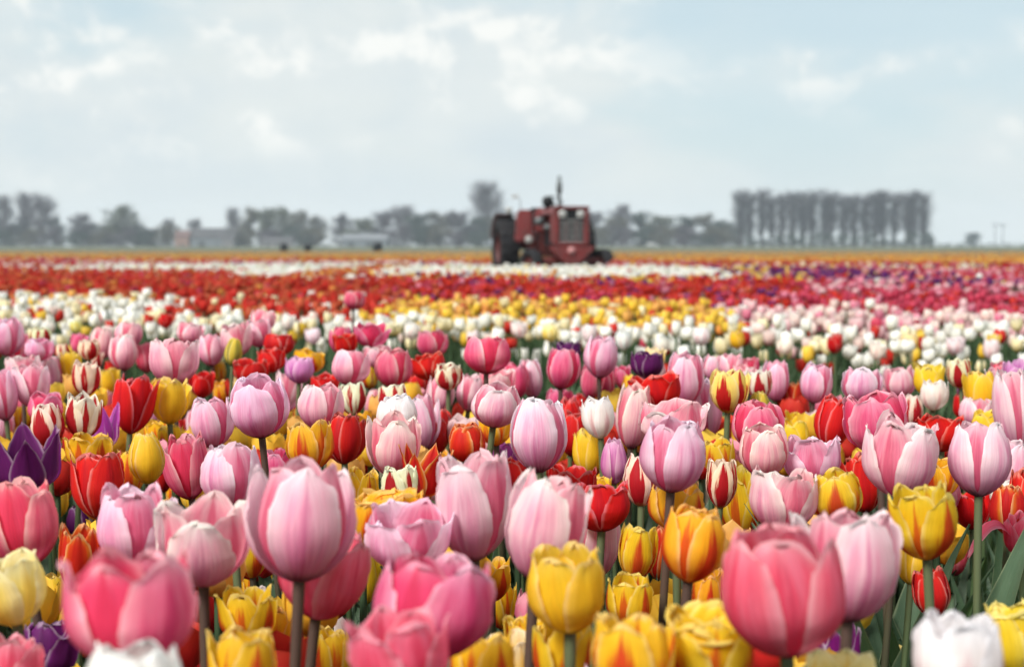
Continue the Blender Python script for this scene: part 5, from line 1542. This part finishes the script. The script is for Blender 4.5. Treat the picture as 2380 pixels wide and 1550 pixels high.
# single trees, left to right: px, top, width, library, material, label
TL = [
    (12, 456, 55, 'bare', TWIG_BARE, 'bare rounded tree cut by the left edge of the picture'),
    (66, 450, 62, 'bare', TWIG_BARE, 'tallest bare tree of the clump at the left edge'),
    (104, 456, 60, 'bare', TWIG_BARE, 'bare tree on the right side of the left-edge clump'),
    (130, 505, 45, 'green', TWIG_DARK, 'low dark tree at the right foot of the left-edge clump'),
    (30, 520, 70, 'green', TWIG_DARK, 'low dark tree filling the foot of the left-edge clump'),
    (190, 498, 60, 'bare', TWIG_BARE, 'dark domed tree standing right of the left-edge clump'),
    (215, 520, 60, 'green', TWIG_DARK, 'low dark tree leaning on the right flank of the domed tree'),
    (285, 478, 70, 'green', TWIG_GREEN, 'loose green-grey tree with a ragged top left of the red roof'),
    (258, 522, 62, 'green', TWIG_OLIVE, 'low olive tree at the left foot of the ragged green-grey tree'),
    (318, 520, 56, 'green', TWIG_DARK, 'low dark tree at the right foot of the ragged green-grey tree'),
    (356, 530, 46, 'green', TWIG_BARE, 'small grey tree between the ragged tree and the red roof'),
    (394, 510, 34, 'bare', TWIG_BARE, 'narrow dark tree just left of the red-roofed house'),
    (455, 510, 36, 'bare', TWIG_BARE, 'small bare tree behind the long dark barn roof'),
    (546, 484, 38, 'bare', TWIG_BARE, 'thin tall tree at the left end of the pale willow clump'),
    (585, 482, 48, 'green', TWIG_OLIVE, 'olive tree at the left end of the pale clump'),
    (622, 484, 56, 'green', TWIG_GREEN, 'pale green tree, second in the clump behind the black bales'),
    (662, 482, 56, 'green', TWIG_GREEN, 'pale green tree, third in the clump behind the black bales'),
    (700, 490, 46, 'green', TWIG_OLIVE, 'olive tree at the right end of the pale clump'),
    (738, 502, 44, 'green', TWIG_OLIVE, 'brownish tree standing alone right of the pale clump'),
    (796, 498, 44, 'green', TWIG_BARE, 'grey tree behind the left end of the white-roofed shed'),
    (842, 506, 62, 'green', TWIG_GREEN, 'green-grey tree right behind the white-roofed shed'),
    (888, 492, 60, 'green', TWIG_BARE, 'grey tree at the right end of the white-roofed shed'),
    (935, 480, 72, 'bare', TWIG_BARE, 'round bare tree with sky showing through, right of the shed'),
    (975, 496, 66, 'green', TWIG_DARK, 'dark tree, first right of the see-through round tree'),
    (1020, 492, 66, 'green', TWIG_OLIVE, 'olive tree, second right of the see-through round tree'),
    (1066, 490, 66, 'green', TWIG_BARE, 'grey tree at the left foot of the tall bare elm'),
    (1136, 425, 86, 'bare', TWIG_BARE, 'tall fan-shaped bare elm just left of the tractor'),
    (1112, 505, 66, 'green', TWIG_DARK, 'dark low tree under the tall fan-shaped elm'),
    (1165, 500, 66, 'green', TWIG_OLIVE, 'olive tree between the elm and the rear tyre of the tractor'),
    (1225, 500, 70, 'green', TWIG_DARK, 'dark tree hidden behind the left half of the tractor'),
    (1300, 496, 70, 'green', TWIG_DARK, 'dark tree hidden behind the hood of the tractor'),
    (1378, 490, 62, 'green', TWIG_BARE, 'grey tree touching the right side of the tractor'),
    (1440, 477, 56, 'bare', TWIG_BARE, 'thin bare tree poking above the wood right of the tractor'),
    (1425, 505, 70, 'green', TWIG_OLIVE, 'olive tree in front of the thin bare tree'),
    (1490, 492, 66, 'green', TWIG_DARK, 'dark tree, second in the wood right of the tractor'),
    (1540, 500, 66, 'green', TWIG_GREEN, 'green-grey tree, third in the wood right of the tractor'),
    (1592, 502, 66, 'green', TWIG_DARK, 'dark tree, fourth in the wood right of the tractor'),
    (1640, 496, 56, 'green', TWIG_OLIVE, 'olive tree, fifth in the wood right of the tractor'),
    (1680, 512, 60, 'green', TWIG_DARK, 'low dark tree left of the poplar row'),
    (1712, 528, 50, 'green', TWIG_OLIVE, 'low olive tree at the left foot of the poplar row'),
]
for i, (px, top, w, lib, mt, lab) in enumerate(TL):
    tree('bare_tree' if lib == 'bare' else 'leafy_tree', lib, px, top, w * (1.1 if lib == 'bare' else 1.3), mt, lab, D_TREE + ((i * 37) % 23) - 6)
# low shrubs along the foot of the wood, left to right
for i, px in enumerate(list(range(10, 780, 56)) + list(range(930, 1160, 46)) + list(range(1400, 1720, 46))):
    tree('shrub', 'bush', px + RNG.uniform(-10, 10), 533 + RNG.uniform(-12, 12), 88, (TWIG_DARK, TWIG_OLIVE, TWIG_BARE)[i % 3],
         f'low shrub in front of the wood, {ORD[i]} counted from the left', D_TREE - 12, group='shrubs along the wood')
tree('bush', 'bush', 2163, 552, 34, TWIG_DARK, 'rounded dark bush at the right end of the poplar row', D_TREE - 3, group='bushes under the poplars')
tree('distant_tree', 'green', 2258, 540, 44, TWIG_DARK, 'lone hazy tree far off between the poplars and the power pole', 930, group='trees on the horizon', k=1)

# far hedge line on the horizon, one mass
def far_hedge():
    rs = np.random.RandomState(77)
    P, Q = [], []
    for i in range(2600):
        x = rs.uniform(-420, 420)
        y = 960 + rs.uniform(-6, 6)
        h = 2.2 + 1.6 * noise.noise(Vector((x * 0.03, 0, 0)))
        z = rs.uniform(0, max(0.6, h))
        c = Vector((x, y, z))
        d = Vector(rs.normal(0, 1, 3)).normalized() * rs.uniform(0.5, 1.1)
        e = d.cross(Vector(rs.normal(0, 1, 3))).normalized() * rs.uniform(0.4, 0.8)
        n = len(P)
        P += [tuple(c - d), tuple(c + e), tuple(c + d), tuple(c - e)]
        Q.append((n, n + 1, n + 2, n + 3))
    o = obj('far_hedge', quad_mesh('far_hedge', np.array(P), np.array(Q), None, False), TWIG_DARK)
    o['kind'] = 'stuff'
    o['label'] = 'thin dark hedge line far off along the horizon'
    o['category'] = 'hedge'


far_hedge()

# farm buildings
WHT = plain_mat('whitewash', (0.17, 0.17, 0.175), 0.8, 0.2, 0, 0.15, 0.6)
GRW = plain_mat('grey_cladding', (0.13, 0.15, 0.165), 0.7, 0.2, 0, 0.2, 0.8)
ROOFD = plain_mat('dark_roof', (0.07, 0.07, 0.075), 0.8, 0.2, 0, 0.3, 0.8)
ROOFR = plain_mat('red_tile_roof', (0.12, 0.075, 0.068), 0.8, 0.2, 0, 0.3, 0.8)
ROOFW = plain_mat('white_sheet_roof', (0.15, 0.16, 0.175), 0.6, 0.3, 0, 0.12, 0.4)
BRK = plain_mat('brick_wall', (0.26, 0.17, 0.14), 0.9, 0.1, 0, 0.3, 0.9)
DRK = plain_mat('dark_opening', (0.03, 0.033, 0.036), 0.4, 0.4, 0, 0.2, 1.0)


def house(name, px, wpx, eave, ridge, depth, wall_m, roof_m, label, d, openings):
    pm = 3300 / d
    zb = 570 + 0.72 * pm
    L = wpx / pm
    he, hr = (zb - eave) / pm, (zb - ridge) / pm
    r = thing(name, label, 'building', (wx(px, d), d, 0), 0.0)
    bm = bmesh.new()
    y0, y1 = 0.0, depth
    v = [bm.verts.new(p) for p in ((-L / 2, y0, -0.2), (L / 2, y0, -0.2), (L / 2, y1, -0.2), (-L / 2, y1, -0.2), (-L / 2, y0, he), (L / 2, y0, he), (L / 2, y1, he), (-L / 2, y1, he),
                                   (-L / 2, depth / 2, hr), (L / 2, depth / 2, hr))]
    for f in ((0, 1, 5, 4), (2, 3, 7, 6), (1, 2, 6, 9, 5), (3, 0, 4, 8, 7)):
        bm.faces.new([v[i] for i in f])
    obj('wall', bm_mesh('wall', bm), wall_m, r)
    bm = bmesh.new()
    o = 0.35
    sl = (hr - he) / (depth / 2)
    for s in (0, 1):
        ya, yb = (y0 - o, depth / 2) if s == 0 else (y1 + o, depth / 2)
        za = he - sl * o + 0.06
        zr = hr + 0.06
        a = [bm.verts.new(p) for p in ((-L / 2 - o, ya, za), (L / 2 + o, ya, za), (L / 2 + o, yb, zr), (-L / 2 - o, yb, zr))]
        b = [bm.verts.new((q.co.x, q.co.y, q.co.z + 0.14)) for q in a]
        bm.faces.new(b)
        bm.faces.new(a[::-1])
        for i in range(4):
            bm.faces.new((a[i], a[(i + 1) % 4], b[(i + 1) % 4], b[i]))
    obj('roof', bm_mesh('roof', bm), roof_m, r)
    for (kind, fx, w, z0, z1) in openings:
        box_part(kind, DRK, r, fx * L - w / 2, fx * L + w / 2, -0.05, 0.06, z0, z1, 0.01)
    return r


house('barn', 848, 104, 556, 545, 12, GRW, ROOFW, 'long low shed with a white sheet roof left of the dark wood', D_TREE - 22,
      [('door', -0.3, 3.0, 0.0, 2.0), ('door', 0.1, 3.0, 0.0, 2.0), ('window', 0.35, 1.4, 1.0, 1.8)])
house('barn', 496, 104, 553, 531, 12, GRW, ROOFD, 'long barn with a dark roof right of the red-roofed house', D_TREE - 20,
      [('door', -0.25, 3.2, 0.0, 2.2), ('window', 0.1, 1.4, 1.0, 1.9)])
house('farmhouse', 424, 32, 552, 537, 7, BRK, ROOFR, 'small house with a reddish roof between the dark trees', D_TREE - 21,
      [('door', 0.0, 1.0, 0.0, 1.9), ('window', -0.3, 0.9, 0.8, 1.9), ('window', 0.3, 0.9, 0.8, 1.9)])
house('farmhouse', 530, 27, 558, 546, 6, WHT, ROOFD, 'little white-walled house in front of the long dark barn', D_TREE - 34,
      [('door', -0.25, 0.9, 0.0, 1.5), ('window', 0.2, 0.9, 0.6, 1.4)])
house('shed', 645, 70, 562, 552, 7, WHT, ROOFD, 'low pale sheds behind the black bales under the pale trees', D_TREE - 26,
      [('door', -0.3, 1.6, 0.0, 1.2), ('door', 0.0, 1.6, 0.0, 1.2), ('door', 0.3, 1.6, 0.0, 1.2)])


def van(px, d):
    r = thing('van', 'small white van parked at the foot of the wood right of the tractor', 'van', (wx(px, d), d, 0), 0.0)
    bm = bmesh.new()
    prof = [(-2.3, 0.45), (2.3, 0.45), (2.3, 1.0), (1.5, 1.15), (0.9, 1.95), (-2.3, 2.0)]
    a = [bm.verts.new((x, -0.9, z)) for x, z in prof]
    b = [bm.verts.new((x, 0.9, z)) for x, z in prof]
    bm.faces.new(a)
    bm.faces.new(b[::-1])
    for i in range(6):
        bm.faces.new((a[i], b[i], b[(i + 1) % 6], a[(i + 1) % 6]))
    bmesh.ops.recalc_face_normals(bm, faces=bm.faces)
    obj('body', bm_mesh('body', bm), plain_mat('van_white', (0.32, 0.33, 0.33), 0.35, 0.5, 0, 0.1, 1.0), r)
    box_part('window', DRK, r, 0.35, 1.0, -0.915, -0.89, 1.25, 1.8, 0.005)
    for x in (-1.5, 1.5):
        for y in (-0.85, 0.85):
            lathe_x('wheel', TYR, r, [(-0.1, 0.002), (-0.1, 0.33), (0.1, 0.33), (0.1, 0.002)], x, y, 0.33, 16, 'y')


van(1515, 660)


def bale(px, d, top, label):
    pm = 3300 / d
    s = (570 + 0.72 * pm - top) / pm / 2
    r = lathe_x('wrapped_bale', BLK, None, [(-s * 1.0, 0.01), (-s * 1.0, s * 0.8), (-s * 0.85, s * 0.98), (0, s * 1.03), (s * 0.85, s * 0.98), (s * 1.0, s * 0.8), (s * 1.0, 0.01)], 0, 0, 0, 24, 'x')
    r.location = (wx(px, d), d, s)
    r.rotation_euler = (0, 0, 0.25)
    tag(r, label, 'bale', 'black bales at the field edge')


bale(661, 175, 566, 'black wrapped bale, the left one of the pair beyond the orange tulips')
bale(716, 175, 567, 'black wrapped bale, the right one of the pair beyond the orange tulips')
bale(878, 175, 563, 'black wrapped bale standing alone in front of the white-roofed shed')


def power_pole(px, d):
    r = thing('power_pole', 'faint two-legged power pole far off near the right edge', 'pole', (wx(px, d), d, 0), 0.2)
    for x in (-2.6, 2.6):
        Pt, Qt = tube([(x, 0, -0.3), (x, 0, 14.5)], [0.28, 0.20], 8)
        obj('post', quad_mesh('post', Pt, Qt), GRY, r)
    box_part('crossarm', GRY, r, -5.0, 5.0, -0.15, 0.15, 13.2, 13.6)
    for x in (-4.4, 0.0, 4.4):
        lathe_x('insulator', GRY, r, [(0, 0.002), (0, 0.16), (-0.9, 0.16), (-0.9, 0.002)], x, 0, 13.19, 10, 'z')


power_pole(2319, 900)

# ------------------------------------------------------------------ the air
def haze():
    bm = bmesh.new()
    add_box(bm, -1100, 1100, -150, 1150, -1.2, 32.0)
    m = new_mat('air_haze')
    g = NT(m)
    out = g.node('ShaderNodeOutputMaterial')
    v = g.node('ShaderNodeVolumePrincipled')
    v.inputs['Color'].default_value = (0.74, 0.85, 0.98, 1)
    v.inputs['Density'].default_value = HAZE
    v.inputs['Anisotropy'].default_value = 0.0
    g.l.new(v.outputs[0], out.inputs['Volume'])
    o = obj('haze', bm_mesh('haze', bm), m)
    o['kind'] = 'stuff'
    o['label'] = 'pale even haze over the whole field'
    o['category'] = 'haze'


HAZE = 0.00028
haze()
